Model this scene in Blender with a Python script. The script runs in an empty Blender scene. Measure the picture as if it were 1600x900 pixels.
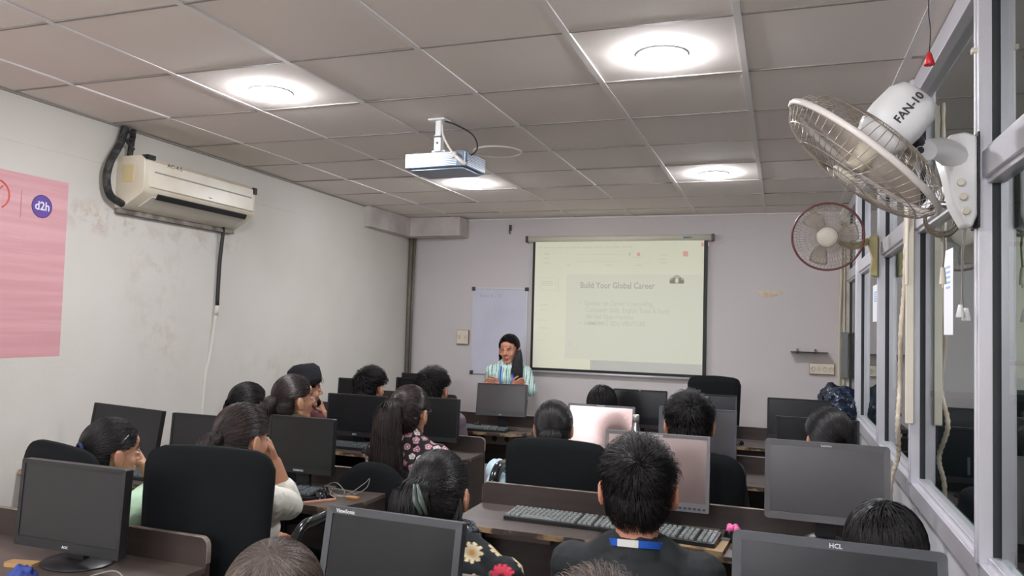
import bpy, bmesh, math, random
import numpy as np
from mathutils import Vector as V, Matrix as M, Euler, noise
random.seed(7); np.random.seed(7)
SC = bpy.context.scene
COL = SC.collection
# ------------------------------------------------------------------ camera, world, exposure
YAW, PITCH, ROLL, FPX = -0.3411, 0.0459, 0.0270, 1191.17
CAMZ = 1.55
_cy, _sy, _cp, _sp = math.cos(YAW), math.sin(YAW), math.cos(PITCH), math.sin(PITCH)
cf = V((_sy*_cp, _cy*_cp, _sp)); _r = V((_cy, -_sy, 0)); _u = _r.cross(cf)
cr = _r*math.cos(ROLL) + _u*math.sin(ROLL); cu = _u*math.cos(ROLL) - _r*math.sin(ROLL)
CAM = V((0, 0, CAMZ))
cam = bpy.data.cameras.new('camera'); co = bpy.data.objects.new('camera', cam); COL.objects.link(co)
cam.sensor_width = 36; cam.lens = FPX/1600*36; cam.clip_start = .03
mw = M.Identity(4)
for i in range(3):
    mw[i][0], mw[i][1], mw[i][2], mw[i][3] = cr[i], cu[i], -cf[i], CAM[i]
co.matrix_world = mw
SC.camera = co
w = bpy.data.worlds.new('world'); SC.world = w; w.use_nodes = True
w.node_tree.nodes['Background'].inputs[0].default_value = (.6, .65, .75, 1)
w.node_tree.nodes['Background'].inputs[1].default_value = .03
SC.view_settings.view_transform = 'Standard'; SC.view_settings.look = 'None'
SC.view_settings.exposure = 0.0; SC.view_settings.gamma = 1.0; SC.view_settings.use_curve_mapping = False
LAMP = 240.0            # radiance of the round ceiling lamps
FILL_TUBE = 190.0           # radiance of the fill tubes added behind the camera
ZC = 2.628             # ceiling height
FZ = -0.05             # floor level
DZ = 0.75              # desk top
YF = 7.39              # front wall
XR = 0.53              # glazed partition
YB = -2.6              # back wall
def XL(y): return -3.60 - .044*(y-2.6)
def ray(x, y): return cf + cr*((x-800)/FPX) - cu*((y-450)/FPX)
def atX(x, y, X): d = ray(x, y); return CAM + d*(X/d.x)
def atY(x, y, Y): d = ray(x, y); return CAM + d*(Y/d.y)
def atZ(x, y, Z): d = ray(x, y); return CAM + d*((Z-CAMZ)/d.z)
def atL(x, y, off=0):       # on the (slightly skewed) left wall
    X = -3.7
    for _ in range(6): p = atX(x, y, X); X = XL(p.y)+off
    return atX(x, y, X)
# ------------------------------------------------------------------ materials
def lin(c):
    return tuple(((v/255)/12.92 if v/255 <= .04045 else ((v/255+.055)/1.055)**2.4) for v in c)
MATS = {}
def mat(name, col=(128, 128, 128), rough=.5, metal=0., spec=.5, var=None, bump=None, emit=None, col2=None, attr=None, sss=0, coat=0, trans=0):
    if name in MATS: return MATS[name]
    m = bpy.data.materials.new(name); m.use_nodes = True; MATS[name] = m
    nt = m.node_tree; p = nt.nodes['Principled BSDF']; c = lin(col)+(1,)
    p.inputs['Base Color'].default_value = c
    p.inputs['Roughness'].default_value = rough; p.inputs['Metallic'].default_value = metal
    p.inputs['Specular IOR Level'].default_value = spec
    if coat: p.inputs['Coat Weight'].default_value = coat; p.inputs['Coat Roughness'].default_value = .1
    if trans: p.inputs['Transmission Weight'].default_value = trans
    if sss:
        p.inputs['Subsurface Weight'].default_value = sss; p.inputs['Subsurface Radius'].default_value = (.012, .005, .003)
        p.inputs['Subsurface Scale'].default_value = 1.0
    tc = nt.nodes.new('ShaderNodeTexCoord')
    if attr:
        a = nt.nodes.new('ShaderNodeAttribute'); a.attribute_name = attr
        nt.links.new(a.outputs['Color'], p.inputs['Base Color'])
    if var:      # (scale, contrast lo, hi[, (sx,sy,sz)])
        n = nt.nodes.new('ShaderNodeTexNoise'); n.inputs['Scale'].default_value = var[0]; n.inputs['Detail'].default_value = 6
        mp = nt.nodes.new('ShaderNodeMapping'); nt.links.new(tc.outputs['Object'], mp.inputs[0])
        if len(var) > 3: mp.inputs['Scale'].default_value = var[3]
        nt.links.new(mp.outputs[0], n.inputs['Vector'])
        r = nt.nodes.new('ShaderNodeValToRGB'); nt.links.new(n.outputs[0], r.inputs[0])
        r.color_ramp.elements[0].position = var[1]; r.color_ramp.elements[1].position = var[2]
        r.color_ramp.elements[0].color = c; r.color_ramp.elements[1].color = lin(col2)+(1,)
        nt.links.new(r.outputs[0], p.inputs['Base Color'])
    if bump:     # (scale, strength[, (sx,sy,sz)])
        n = nt.nodes.new('ShaderNodeTexNoise'); n.inputs['Scale'].default_value = bump[0]; n.inputs['Detail'].default_value = 4
        mp = nt.nodes.new('ShaderNodeMapping'); nt.links.new(tc.outputs['Object'], mp.inputs[0])
        if len(bump) > 2: mp.inputs['Scale'].default_value = bump[2]
        nt.links.new(mp.outputs[0], n.inputs['Vector'])
        b = nt.nodes.new('ShaderNodeBump'); b.inputs['Strength'].default_value = bump[1]; b.inputs['Distance'].default_value = .01
        nt.links.new(n.outputs[0], b.inputs['Height']); nt.links.new(b.outputs[0], p.inputs['Normal'])
    if emit:
        p.inputs['Emission Color'].default_value = lin(emit[0])+(1,); p.inputs['Emission Strength'].default_value = emit[1]
    return m
def glass_mat(name, tint=(225, 235, 232)):
    if name in MATS: return MATS[name]
    m = bpy.data.materials.new(name); m.use_nodes = True; MATS[name] = m
    nt = m.node_tree; nt.nodes.clear()
    out = nt.nodes.new('ShaderNodeOutputMaterial'); mix = nt.nodes.new('ShaderNodeMixShader')
    tr = nt.nodes.new('ShaderNodeBsdfTransparent'); tr.inputs[0].default_value = lin(tint)+(1,)
    gl = nt.nodes.new('ShaderNodeBsdfGlossy'); gl.inputs['Roughness'].default_value = .01; gl.inputs[0].default_value = (.9, .93, .93, 1)
    fr = nt.nodes.new('ShaderNodeFresnel'); fr.inputs[0].default_value = 1.5
    ge = nt.nodes.new('ShaderNodeNewGeometry')
    a = nt.nodes.new('ShaderNodeMath'); a.operation = 'MULTIPLY'; a.inputs[1].default_value = 2
    b = nt.nodes.new('ShaderNodeMath'); b.operation = 'ADD'; b.inputs[1].default_value = 1
    d = nt.nodes.new('ShaderNodeMath'); d.operation = 'DIVIDE'
    nb = nt.nodes.new('ShaderNodeMath'); nb.operation = 'SUBTRACT'; nb.inputs[0].default_value = 1
    e = nt.nodes.new('ShaderNodeMath'); e.operation = 'MULTIPLY'
    L = nt.links.new
    L(fr.outputs[0], a.inputs[0]); L(fr.outputs[0], b.inputs[0]); L(a.outputs[0], d.inputs[0]); L(b.outputs[0], d.inputs[1])
    L(ge.outputs['Backfacing'], nb.inputs[1]); L(d.outputs[0], e.inputs[0]); L(nb.outputs[0], e.inputs[1])
    L(e.outputs[0], mix.inputs[0]); L(tr.outputs[0], mix.inputs[1]); L(gl.outputs[0], mix.inputs[2]); L(mix.outputs[0], out.inputs[0])
    return m
# ------------------------------------------------------------------ mesh helpers
def NB(): return bmesh.new()
def link(o, parent=None):
    COL.objects.link(o)
    if parent is not None: o.parent = parent
    return o
def obj(name, bm, m, parent=None, smooth=False, bevel=0, seg=2):
    me = bpy.data.meshes.new(name)
    if isinstance(bm, bmesh.types.BMesh):
        bmesh.ops.recalc_face_normals(bm, faces=bm.faces); bm.to_mesh(me); bm.free()
    else: me = bm
    for mm in (m if isinstance(m, (list, tuple)) else [m]): me.materials.append(mm)
    if smooth:
        me.polygons.foreach_set('use_smooth', [True]*len(me.polygons))
    o = bpy.data.objects.new(name, me); link(o, parent)
    if bevel:
        b = o.modifiers.new('b', 'BEVEL'); b.width = bevel; b.segments = seg; b.limit_method = 'ANGLE'; b.angle_limit = .6
        me.polygons.foreach_set('use_smooth', [True]*len(me.polygons)); b.harden_normals = True
    return o
def tag(o, label=None, cat=None, group=None, kind=None):
    if label: o['label'] = label
    if cat: o['category'] = cat
    if group: o['group'] = group
    if kind: o['kind'] = kind
    return o
def thing(name, label, cat, loc=(0, 0, 0), rz=0, group=None, kind=None, rot=None):
    o = bpy.data.objects.new(name, None); o.empty_display_size = .05; link(o)
    o.location = loc; o.rotation_euler = (0, 0, rz)
    if rot is not None: o.rotation_euler = rot
    return tag(o, label, cat, group, kind)
def struct(name, bm, m, **k): o = obj(name, bm, m, **k); o['kind'] = 'structure'; return o
def box(bm, a, b, T=None, mi=0):
    a = V(a); b = V(b); c = (a+b)/2; s = b-a
    r = bmesh.ops.create_cube(bm, size=1, matrix=M.Translation(c) @ M.Diagonal((abs(s.x), abs(s.y), abs(s.z), 1)))
    if T is not None: bmesh.ops.transform(bm, matrix=T, verts=r['verts'])
    for v in r['verts']:
        for f in v.link_faces: f.material_index = mi
    return r['verts']
def basis(d):
    d = V(d).normalized(); a = V((0, 0, 1)) if abs(d.z) < .9 else V((1, 0, 0))
    s = d.cross(a).normalized(); return s, s.cross(d).normalized(), d
def cyl(bm, a, b, r0, r1=None, seg=20, mi=0):
    a, b = V(a), V(b); r1 = r0 if r1 is None else r1; s, t, d = basis(b-a)
    m_ = M(((s.x, t.x, d.x, (a.x+b.x)/2), (s.y, t.y, d.y, (a.y+b.y)/2), (s.z, t.z, d.z, (a.z+b.z)/2), (0, 0, 0, 1)))
    r = bmesh.ops.create_cone(bm, cap_ends=True, segments=seg, radius1=max(r0, 1e-5), radius2=max(r1, 1e-5), depth=(b-a).length, matrix=m_)
    for v in r['verts']:
        for f in v.link_faces: f.material_index = mi
    return r['verts']
def ell(bm, c, r, rot=None, sub=3):
    m_ = M.Translation(V(c)) @ (rot.to_4x4() if rot else M.Identity(4)) @ M.Diagonal((r[0], r[1], r[2], 1))
    return bmesh.ops.create_icosphere(bm, subdivisions=sub, radius=1, matrix=m_)['verts']
def smooth_path(pts, n=6):
    pts = [V(p) for p in pts]; out = []
    P = [pts[0]*2-pts[1]]+pts+[pts[-1]*2-pts[-2]]
    for i in range(1, len(P)-2):
        for k in range(n):
            t = k/n; a, b, c, d = P[i-1], P[i], P[i+1], P[i+2]
            out.append(.5*((2*b)+(c-a)*t+(2*a-5*b+4*c-d)*t*t+(3*b-a-3*c+d)*t**3))
    out.append(pts[-1]); return out
def tube(bm, pts, r, seg=8, closed=False, mi=0, ry=None):
    pts = [V(p) for p in pts]; n = len(pts); rings = []; s = None
    for i, p in enumerate(pts):
        if closed: d = (pts[(i+1) % n]-pts[i-1])
        else: d = pts[min(i+1, n-1)]-pts[max(i-1, 0)]
        if d.length < 1e-9: d = V((0, 0, 1))
        d.normalize()
        if s is None: s, t, _ = basis(d)
        s = (s-d*s.dot(d)); s = s.normalized() if s.length > 1e-6 else basis(d)[0]; t = d.cross(s)
        rr = r(i/(n-1)) if callable(r) else (r[i] if isinstance(r, (list, tuple)) else r)
        rings.append([bm.verts.new(p+s*math.cos(2*math.pi*k/seg)*rr+t*math.sin(2*math.pi*k/seg)*(rr*(ry or 1))) for k in range(seg)])
    m_ = n if closed else n-1
    for i in range(m_):
        A, B = rings[i], rings[(i+1) % n]
        for k in range(seg):
            f = bm.faces.new((A[k], A[(k+1) % seg], B[(k+1) % seg], B[k])); f.material_index = mi; f.smooth = True
    if not closed: bm.faces.new(rings[0][::-1]); bm.faces.new(rings[-1])
    return rings
def prism(bm, pts, T, d, mi=0):
    """polygon pts in the XY plane of T extruded by d along its Z"""
    a = [bm.verts.new(T @ V((x, y, 0))) for x, y in pts]; b = [bm.verts.new(T @ V((x, y, d))) for x, y in pts]
    n = len(pts); fs = [bm.faces.new(a[::-1]), bm.faces.new(b)]
    for i in range(n): fs.append(bm.faces.new((a[i], a[(i+1) % n], b[(i+1) % n], b[i])))
    for f in fs: f.material_index = mi
    return a+b
def rrect(x0, y0, x1, y1, r, seg=6, corners=(1, 1, 1, 1)):
    out = []
    for (cx, cy, a0, on) in ((x1-r, y1-r, 0, corners[0]), (x0+r, y1-r, 90, corners[1]), (x0+r, y0+r, 180, corners[2]), (x1-r, y0+r, 270, corners[3])):
        if on:
            for k in range(seg+1):
                a = math.radians(a0+90*k/seg); out.append((cx+r*math.cos(a), cy+r*math.sin(a)))
        else: out.append((cx+(r if a0 in (0, 270) else -r), cy+(r if a0 in (0, 90) else -r)))
    return out
def lathe(bm, prof, T=M.Identity(4), seg=28, mi=0):
    rings = [[bm.verts.new(T @ V((r*math.cos(2*math.pi*k/seg), r*math.sin(2*math.pi*k/seg), z))) for k in range(seg)] for r, z in prof]
    for A, B in zip(rings, rings[1:]):
        for k in range(seg):
            f = bm.faces.new((A[k], A[(k+1) % seg], B[(k+1) % seg], B[k])); f.smooth = True; f.material_index = mi
    if prof[0][0] > 1e-6: bm.faces.new(rings[0][::-1])
    if prof[-1][0] > 1e-6: bm.faces.new(rings[-1])
def frame(X, Y, Z, O):
    return M(((X[0], Y[0], Z[0], O[0]), (X[1], Y[1], Z[1], O[1]), (X[2], Y[2], Z[2], O[2]), (0, 0, 0, 1)))
def T_front(O): return frame((1, 0, 0), (0, 0, 1), (0, -1, 0), O)        # XY plane facing -y
def T_left(O):  return frame((0, 1, 0), (0, 0, 1), (1, 0, 0), O)         # on left wall facing +x
def pillow(bm, w_, h_, th, r=.2, n=12, fn=None, edge=.3, T=None):
    """closed rounded-rectangle cushion in XZ, thickness along Y"""
    def mp(u, v):
        t = max(abs(u), abs(v))
        if t < 1e-6: return 0, 0, 0
        bx, by = u/t*w_/2, v/t*h_/2; R = r
        cx, cy = w_/2-R, h_/2-R
        if abs(bx) > cx and abs(by) > cy:
            dx, dy = abs(bx)-cx, abs(by)-cy; L = math.hypot(dx, dy)
            bx = math.copysign(cx+dx/L*R, bx); by = math.copysign(cy+dy/L*R, by)
        return bx*t, by*t, t
    sides = []; fs = []
    for sgn in (-1, 1):
        g = []
        for j in range(n+1):
            row = []
            for i in range(n+1):
                x, z, t = mp(-1+2*i/n, -1+2*j/n)
                y = sgn*th/2*(edge+(1-edge)*(max(0, 1-t**5))**.5)
                row.append(bm.verts.new((x, y, z)))
            g.append(row)
        sides.append(g)
        for j in range(n):
            for i in range(n):
                q = (g[j][i], g[j][i+1], g[j+1][i+1], g[j+1][i]); bm.faces.new(q if sgn < 0 else q[::-1])
    per = [(0, i) for i in range(n)]+[(j, n) for j in range(n)]+[(n, n-i) for i in range(n)]+[(n-j, 0) for j in range(n)]
    for k in range(len(per)):
        a, b = per[k], per[(k+1) % len(per)]
        bm.faces.new((sides[0][a[0]][a[1]], sides[1][a[0]][a[1]], sides[1][b[0]][b[1]], sides[0][b[0]][b[1]]))
    vs = [v for g in sides for row in g for v in row]
    for v in vs:
        if fn: v.co = V(fn(v.co.x, v.co.y, v.co.z))
        if T is not None: v.co = T @ v.co
    return vs
FONT = None
def text(name, body, size, m, T, parent=None, ext=.0006, bold=0, ax='LEFT', sx=1, shear=0):
    c = bpy.data.curves.new(name, 'FONT'); c.body = body; c.size = size; c.extrude = ext; c.offset = bold
    c.align_x = ax; c.resolution_u = 2; c.shear = shear
    t = bpy.data.objects.new('t', c); COL.objects.link(t); bpy.context.view_layer.update()
    me = bpy.data.meshes.new_from_object(t.evaluated_get(bpy.context.evaluated_depsgraph_get()))
    bpy.data.objects.remove(t); bpy.data.curves.remove(c)
    me.transform(T @ M.Diagonal((sx, 1, 1, 1))); me.materials.clear()
    return obj(name, me, m, parent)
def copy_tree(o, parent=None):
    c = o.copy(); COL.objects.link(c); c.parent = parent
    for ch in list(o.children): copy_tree(ch, c)
    return c

# palette
WALL_L = mat('warm white paint', (218, 214, 206), .85, var=(1.3, .35, .75, (1, 1, 1)), col2=(208, 203, 194), bump=(60, .08))
def add_stains(m, spots, col):
    nt = m.node_tree; p = nt.nodes['Principled BSDF']; src = p.inputs['Base Color'].links[0].from_socket
    g = nt.nodes.new('ShaderNodeNewGeometry'); prev = src
    n = nt.nodes.new('ShaderNodeTexNoise'); n.inputs['Scale'].default_value = 9; n.inputs['Detail'].default_value = 8; n.inputs['Roughness'].default_value = .7
    nt.links.new(g.outputs['Position'], n.inputs['Vector'])
    for c, r, amt in spots:
        mp = nt.nodes.new('ShaderNodeMapping'); mp.vector_type = 'POINT'
        mp.inputs['Scale'].default_value = [1/v for v in r]; mp.inputs['Location'].default_value = [-c[i]/r[i] for i in range(3)]
        nt.links.new(g.outputs['Position'], mp.inputs[0])
        gr = nt.nodes.new('ShaderNodeTexGradient'); gr.gradient_type = 'SPHERICAL'; nt.links.new(mp.outputs[0], gr.inputs[0])
        mu = nt.nodes.new('ShaderNodeMath'); mu.operation = 'MULTIPLY'; nt.links.new(gr.outputs[1], mu.inputs[0])
        cr2 = nt.nodes.new('ShaderNodeValToRGB'); cr2.color_ramp.elements[0].position = .48; cr2.color_ramp.elements[1].position = .68; nt.links.new(n.outputs[0], cr2.inputs[0])
        nt.links.new(cr2.outputs[0], mu.inputs[1])
        m2 = nt.nodes.new('ShaderNodeMath'); m2.operation = 'MULTIPLY'; m2.inputs[1].default_value = amt; m2.use_clamp = True; nt.links.new(mu.outputs[0], m2.inputs[0])
        mx = nt.nodes.new('ShaderNodeMix'); mx.data_type = 'RGBA'; nt.links.new(m2.outputs[0], mx.inputs[0]); nt.links.new(prev, mx.inputs[6]); mx.inputs[7].default_value = lin(col)+(1,); prev = mx.outputs[2]
    nt.links.new(prev, p.inputs['Base Color'])
add_stains(WALL_L, [((-3.65, 3.3, 2.08), (1, .4, .12), 1.3), ((-3.65, 3.7, 1.75), (1, .35, .45), .4), ((-3.65, 3.8, 1.35), (1, .3, .25), .4), ((-3.65, 4.1, 2.05), (1, .5, .12), .6), ((-3.75, 5.0, 1.15), (1, .8, .2), .3)], (176, 146, 122))
WALL_F = mat('lavender white paint', (205, 198, 199), .85, var=(1.1, .3, .8), col2=(212, 205, 203), bump=(60, .08))
TILE = mat('ceiling tile', (238, 230, 223), .9, var=(.9, .3, .7), col2=(232, 223, 215), bump=(180, .12))
TBAR = mat('ceiling bar', (232, 228, 224), .6)
FLOOR = mat('floor stone', (196, 190, 182), .35, var=(6, .3, .7), col2=(178, 170, 162))
ALU = mat('anodised aluminium', (214, 212, 218), .38, metal=.35, bump=(30, .03))
ALUD = mat('aluminium gasket', (40, 42, 46), .6)
PANELW = mat('white laminate', (222, 222, 224), .4)
DESK = mat('dark wood laminate', (66, 54, 50), .42, var=(3, .3, .7, (1, 8, 8)), col2=(50, 42, 39))
DESKTOP = mat('worn desk top laminate', (92, 82, 77), .38, var=(4, .35, .7, (1, 3, 1)), col2=(74, 65, 60))
EDGE = mat('bare chipboard edge', (66, 54, 47), .7, var=(11, .47, .57), col2=(160, 134, 98))
EDGEL = mat('pale edge strip', (150, 136, 124), .5, var=(12, .4, .6), col2=(110, 98, 90))
PLBLK = mat('black plastic', (30, 31, 33), .38)
PLBLK2 = mat('matte black plastic', (24, 25, 27), .55)
PLGRY = mat('charcoal plastic', (58, 60, 64), .42)
PLSIL = mat('grey plastic', (112, 110, 112), .42)
FABBLK = mat('black mesh fabric', (17, 20, 22), .92, spec=.2, bump=(900, .3))
CREAM = mat('aged cream plastic', (226, 218, 200), .32, var=(5, .45, .75), col2=(212, 200, 176))
WHITEP = mat('white plastic', (232, 231, 230), .3)
STEEL = mat('brushed steel', (190, 190, 192), .28, metal=1)
WIREM = mat('cage wire', (176, 166, 154), .35, metal=.5)
KEYM = mat('grey keycap', (86, 94, 96), .5)
KEYW = mat('worn keycap', (128, 132, 130), .5)
LOGO = mat('logo silver', (210, 210, 214), .4)
CABLEK = mat('dark cable', (38, 37, 38), .5)
CABLEG = mat('grey cable', (140, 136, 130), .5)
SKIN = mat('skin', (196, 146, 118), .5, sss=.1, var=(9, .3, .8), col2=(186, 134, 106))
SKINR = mat('skin rosy', (212, 150, 124), .5, sss=.12, var=(9, .3, .8), col2=(202, 136, 110))
HAIR = mat('black hair', (22, 19, 19), .38, spec=.45, attr='tone')
HAIRB = mat('brown black hair', (42, 31, 28), .38, spec=.45, attr='tone')
HAIRL = mat('dry brown hair', (62, 50, 44), .4, spec=.5, attr='tone')
TONE = {HAIR: (27, 24, 25), HAIRB: (46, 36, 34), HAIRL: (80, 68, 61)}
CAPM = {HAIR: mat('black hair mass', (12, 10, 10), .8, spec=.1), HAIRB: mat('brown black hair mass', (24, 18, 17), .8, spec=.1), HAIRL: mat('dry brown hair mass', (34, 28, 25), .8, spec=.1)}
LIP = mat('lips', (178, 98, 88), .45); EYEW = mat('eye white', (222, 216, 208), .2); IRIS = mat('iris', (24, 16, 12), .1)

# ------------------------------------------------------------------ room shell
bm = NB(); box(bm, (-4.2, YB-.2, FZ-.1), (3.4, YF+.2, FZ)); struct('floor', bm, FLOOR)
bm = NB(); box(bm, (-4.2, YF, FZ), (3.4, YF+.15, 3.0)); struct('wall_front', bm, WALL_F)
bm = NB(); prism(bm, [(XL(YB), YB), (XL(YB)-.15, YB), (XL(YF)-.15, YF+.15), (XL(YF), YF+.15)], M.Translation((0, 0, FZ)), 3.05)
struct('wall_left', bm, WALL_L)
bm = NB(); box(bm, (-4.2, YB-.15, FZ), (3.4, YB, 3.0)); struct('wall_back', bm, WALL_L)
# suspended ceiling: tiles slightly sagging in a grid of bars
bm = NB()
gx0, gy0, T = -.155, 2.676, .61
for i in range(-7, 2):
    for j in range(-9, 9):
        x0, y0 = gx0+i*T, gy0+j*T
        x1, y1 = min(x0+T, XR+.05), min(y0+T, YF)
        if x0 > XR or y0 > YF: continue
        h = [random.uniform(-.004, .0035) for _ in range(4)]
        vs = box(bm, (x0+.002, y0+.002, ZC+.004), (x1-.002, y1-.002, ZC+.02))
        for v in vs:
            k = (1 if v.co.x > (x0+x1)/2 else 0)+(2 if v.co.y > (y0+y1)/2 else 0); v.co.z += h[k]
box(bm, (-4.2, YB, ZC+.04), (3.4, YF+.1, ZC+.1))
ce = struct('ceiling', bm, TILE)
bm = NB()
for i in range(-7, 3):
    x = gx0+i*T
    if x < XR: box(bm, (x-.0125, YB, ZC-.002), (x+.0125, YF, ZC+.006))
obj('ceiling_bar', bm, TBAR, ce)
bm = NB()
for j in range(-9, 9):
    y = gy0+j*T
    if YB < y < YF: box(bm, (XL(y), y-.006, ZC-.0005), (XR+.03, y+.006, ZC+.005))
obj('ceiling_cross_bar', bm, mat('cross bar', (150, 145, 141), .6), ce)
# wall angles round the ceiling
bm = NB(); box(bm, (XL(YF), YF-.02, ZC-.012), (XR, YF, ZC)); struct('trim_1', bm, TBAR)
bm = NB(); prism(bm, [(XL(YB), YB), (XL(YB)+.018, YB), (XL(YF)+.018, YF), (XL(YF), YF)], M.Translation((0, 0, ZC-.01)), .012); struct('trim_2', bm, mat('dirty angle', (150, 144, 138), .7))
# plaster step high on the left wall
bm = NB(); prism(bm, [(XL(YB)-.02, YB), (XL(YB)+.006, YB), (XL(YF)+.006, YF), (XL(YF)-.02, YF)], M.Translation((0, 0, 2.385)), .26); struct('trim_3', bm, WALL_L, bevel=.003)
# boxed beam ends in the front left corner
bm = NB(); box(bm, (XL(7)-.05, 6.33, 2.43), (-3.69, YF, ZC-.002)); struct('trim_4', bm, mat('grubby plaster', (206, 200, 195), .85, var=(4, .4, .7), col2=(180, 172, 166)), bevel=.004)
bm = NB(); box(bm, (-3.69, 7.14, 2.43), (-3.12, YF, ZC-.002)); struct('trim_5', bm, MATS['grubby plaster'], bevel=.004)
bm = NB(); box(bm, (XL(YB), YB, FZ), (XR, YB+.015, FZ+.1)); struct('baseboard_back', bm, DESK)
# stained patches under the air conditioner
STAIN = None
# ------------------------------------------------------------------ partition with glazing (right side)
posts = [-2.5, -1.35, -.1, 1.18, 2.42, 3.58, 4.72, 6.08, 7.1]
bm = NB(); box(bm, (XR+.012, YB, FZ), (XR+.05, YF, .93)); wr = struct('wall_right', bm, PANELW)
bm = NB()
for y in posts: box(bm, (XR-.004, y-.024, FZ), (XR+.02, y+.024, .87))
box(bm, (XR-.004, YB, FZ), (XR+.02, YF, FZ+.09))
obj('panel_rib', bm, ALU, wr, bevel=.002)
GL = glass_mat('window glass')
for k, (a, b) in enumerate(zip(posts, posts[1:])):
    t = thing('window_%d' % (k+1), None, None, (0, 0, 0), kind='structure')
    bm = NB(); box(bm, (XR-.022, a-.017, .93), (XR+.05, a+.017, ZC)); box(bm, (XR-.028, a-.006, .93), (XR-.021, a+.006, ZC))
    obj('post', bm, ALU, t, bevel=.003)
    bm = NB(); box(bm, (XR+.012, a+.017, .95), (XR+.05, a+.023, 2.56)); box(bm, (XR+.012, b-.023, .95), (XR+.05, b-.017, 2.56)); obj('gasket', bm, ALUD, t)
    bm = NB(); box(bm, (XR-.02, a+.017, .865), (XR+.05, b-.017, .935)); box(bm, (XR, a+.017, .93), (XR+.05, b-.017, .955)); obj('sill_rail', bm, ALU, t, bevel=.003)
    bm = NB(); box(bm, (XR-.012, a+.017, 1.985), (XR+.05, b-.017, 2.06)); box(bm, (XR+.0, a+.017, 1.97), (XR+.05, b-.017, 2.075)); obj('transom', bm, ALU, t, bevel=.003)
    bm = NB(); box(bm, (XR-.012, a+.017, 2.545), (XR+.05, b-.017, ZC)); obj('top_rail', bm, ALU, t, bevel=.003)
    for n_, z0, z1 in (('lower_pane', .95, 1.975), ('upper_pane', 2.07, 2.55)):
        bm = NB(); box(bm, (XR+.022, a+.02, z0), (XR+.027, b-.02, z1)); obj(n_, bm, GL, t)
bm = NB(); box(bm, (XR-.05, 7.1, FZ), (XR+.06, YF, ZC)); struct('trim_6', bm, mat('peeling cream pier', (222, 214, 200), .8, var=(5, .4, .7), col2=(190, 182, 170)), bevel=.004)
# the room beyond the glass: dim, greenish
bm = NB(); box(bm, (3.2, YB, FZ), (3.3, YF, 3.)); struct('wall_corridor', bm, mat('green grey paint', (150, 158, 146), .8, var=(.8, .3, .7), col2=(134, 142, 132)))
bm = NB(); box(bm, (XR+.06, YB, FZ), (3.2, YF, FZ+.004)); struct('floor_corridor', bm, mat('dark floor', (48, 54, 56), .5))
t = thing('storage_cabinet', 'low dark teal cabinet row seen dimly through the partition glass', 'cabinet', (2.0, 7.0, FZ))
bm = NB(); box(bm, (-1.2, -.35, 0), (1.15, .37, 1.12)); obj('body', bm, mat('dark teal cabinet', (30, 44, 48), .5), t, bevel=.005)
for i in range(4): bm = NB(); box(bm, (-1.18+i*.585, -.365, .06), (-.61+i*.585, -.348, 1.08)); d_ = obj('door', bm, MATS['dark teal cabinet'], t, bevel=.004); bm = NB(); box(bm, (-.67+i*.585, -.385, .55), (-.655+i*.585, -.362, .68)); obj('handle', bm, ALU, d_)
t = thing('notice_board', 'pale green board with dark frame beyond the glass at far right', 'board', (1.72, YF, 1.35))
bm = NB(); box(bm, (0, -.02, 0), (1.3, 0, .95)); obj('board_face', bm, mat('pale green board', (186, 200, 172), .7), t)
bm = NB(); box(bm, (-.04, -.03, -.04), (1.34, 0, 0)); box(bm, (-.04, -.03, .95), (1.34, 0, .99)); box(bm, (-.04, -.03, 0), (0, 0, .95)); box(bm, (1.3, -.03, 0), (1.34, 0, .95)); obj('frame', bm, PLBLK2, t)
# ------------------------------------------------------------------ ceiling lamps
FR = mat('lamp rim', (236, 236, 238), .4); DIF = mat('lamp diffuser', (255, 255, 255), .5, emit=((248, 249, 255), LAMP))
def lamp(x, y, label):
    t = thing('ceiling_light', label, 'ceiling light', (x, y, ZC), group='round ceiling lights')
    bm = NB(); lathe(bm, [(.092, .004), (.103, .004), (.103, -.003), (.099, -.005), (.092, -.004)], seg=40); obj('rim', bm, FR, t, True)
    bm = NB(); lathe(bm, [(.094, .002), (.098, -.010), (.092, -.020), (.072, -.027), (.04, -.030), (0, -.031)], seg=40); obj('diffuser', bm, DIF, t, True)
lamp(-2.33, 3.02, 'round glowing ceiling light left of the projector, above the air conditioner end')
lamp(-.46, 3.0, 'largest round glowing ceiling light, near the top right between ceiling bars')
lamp(-2.31, 5.47, 'round glowing ceiling light just below and beyond the projector')
lamp(-.46, 5.45, 'round glowing ceiling light near the front wall, above the screen right end')
for x, y, s in ((-2.33, .55, 'left'), (-.46, .55, 'right')):
    lamp(x, y, 'round ceiling light behind the camera on the %s' % s)
lamp(-2.33, -1.6, 'round ceiling light near the back wall on the left'); lamp(-.46, -1.6, 'round ceiling light near the back wall on the right')
for x, rz, lab in ((-2.6, 0, 'left half'), (-.5, 0, 'right half')):  # unseen tubes added behind the camera to brighten the ceiling
    t = thing('fill_tube_light', 'added long white fill tube light on the back wall behind the camera, %s' % lab, 'fill tube light', (x, YB+.03, 2.2))
    bm = NB(); box(bm, (-.6, -.03, -.025), (.6, .02, .025)); obj('batten', bm, WHITEP, t, bevel=.004)
    bm = NB(); cyl(bm, (-.58, .05, 0), (.58, .05, 0), .016, seg=16); obj('tube', bm, mat('fill tube glow', (255, 255, 255), .5, emit=((240, 244, 255), FILL_TUBE)), t)
t = thing('ceiling_light', 'added dim fill light in the room beyond the glass', 'ceiling light', (1.9, 5.2, ZC+.03))  # unseen lamp added to light the room beyond the glass
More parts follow.
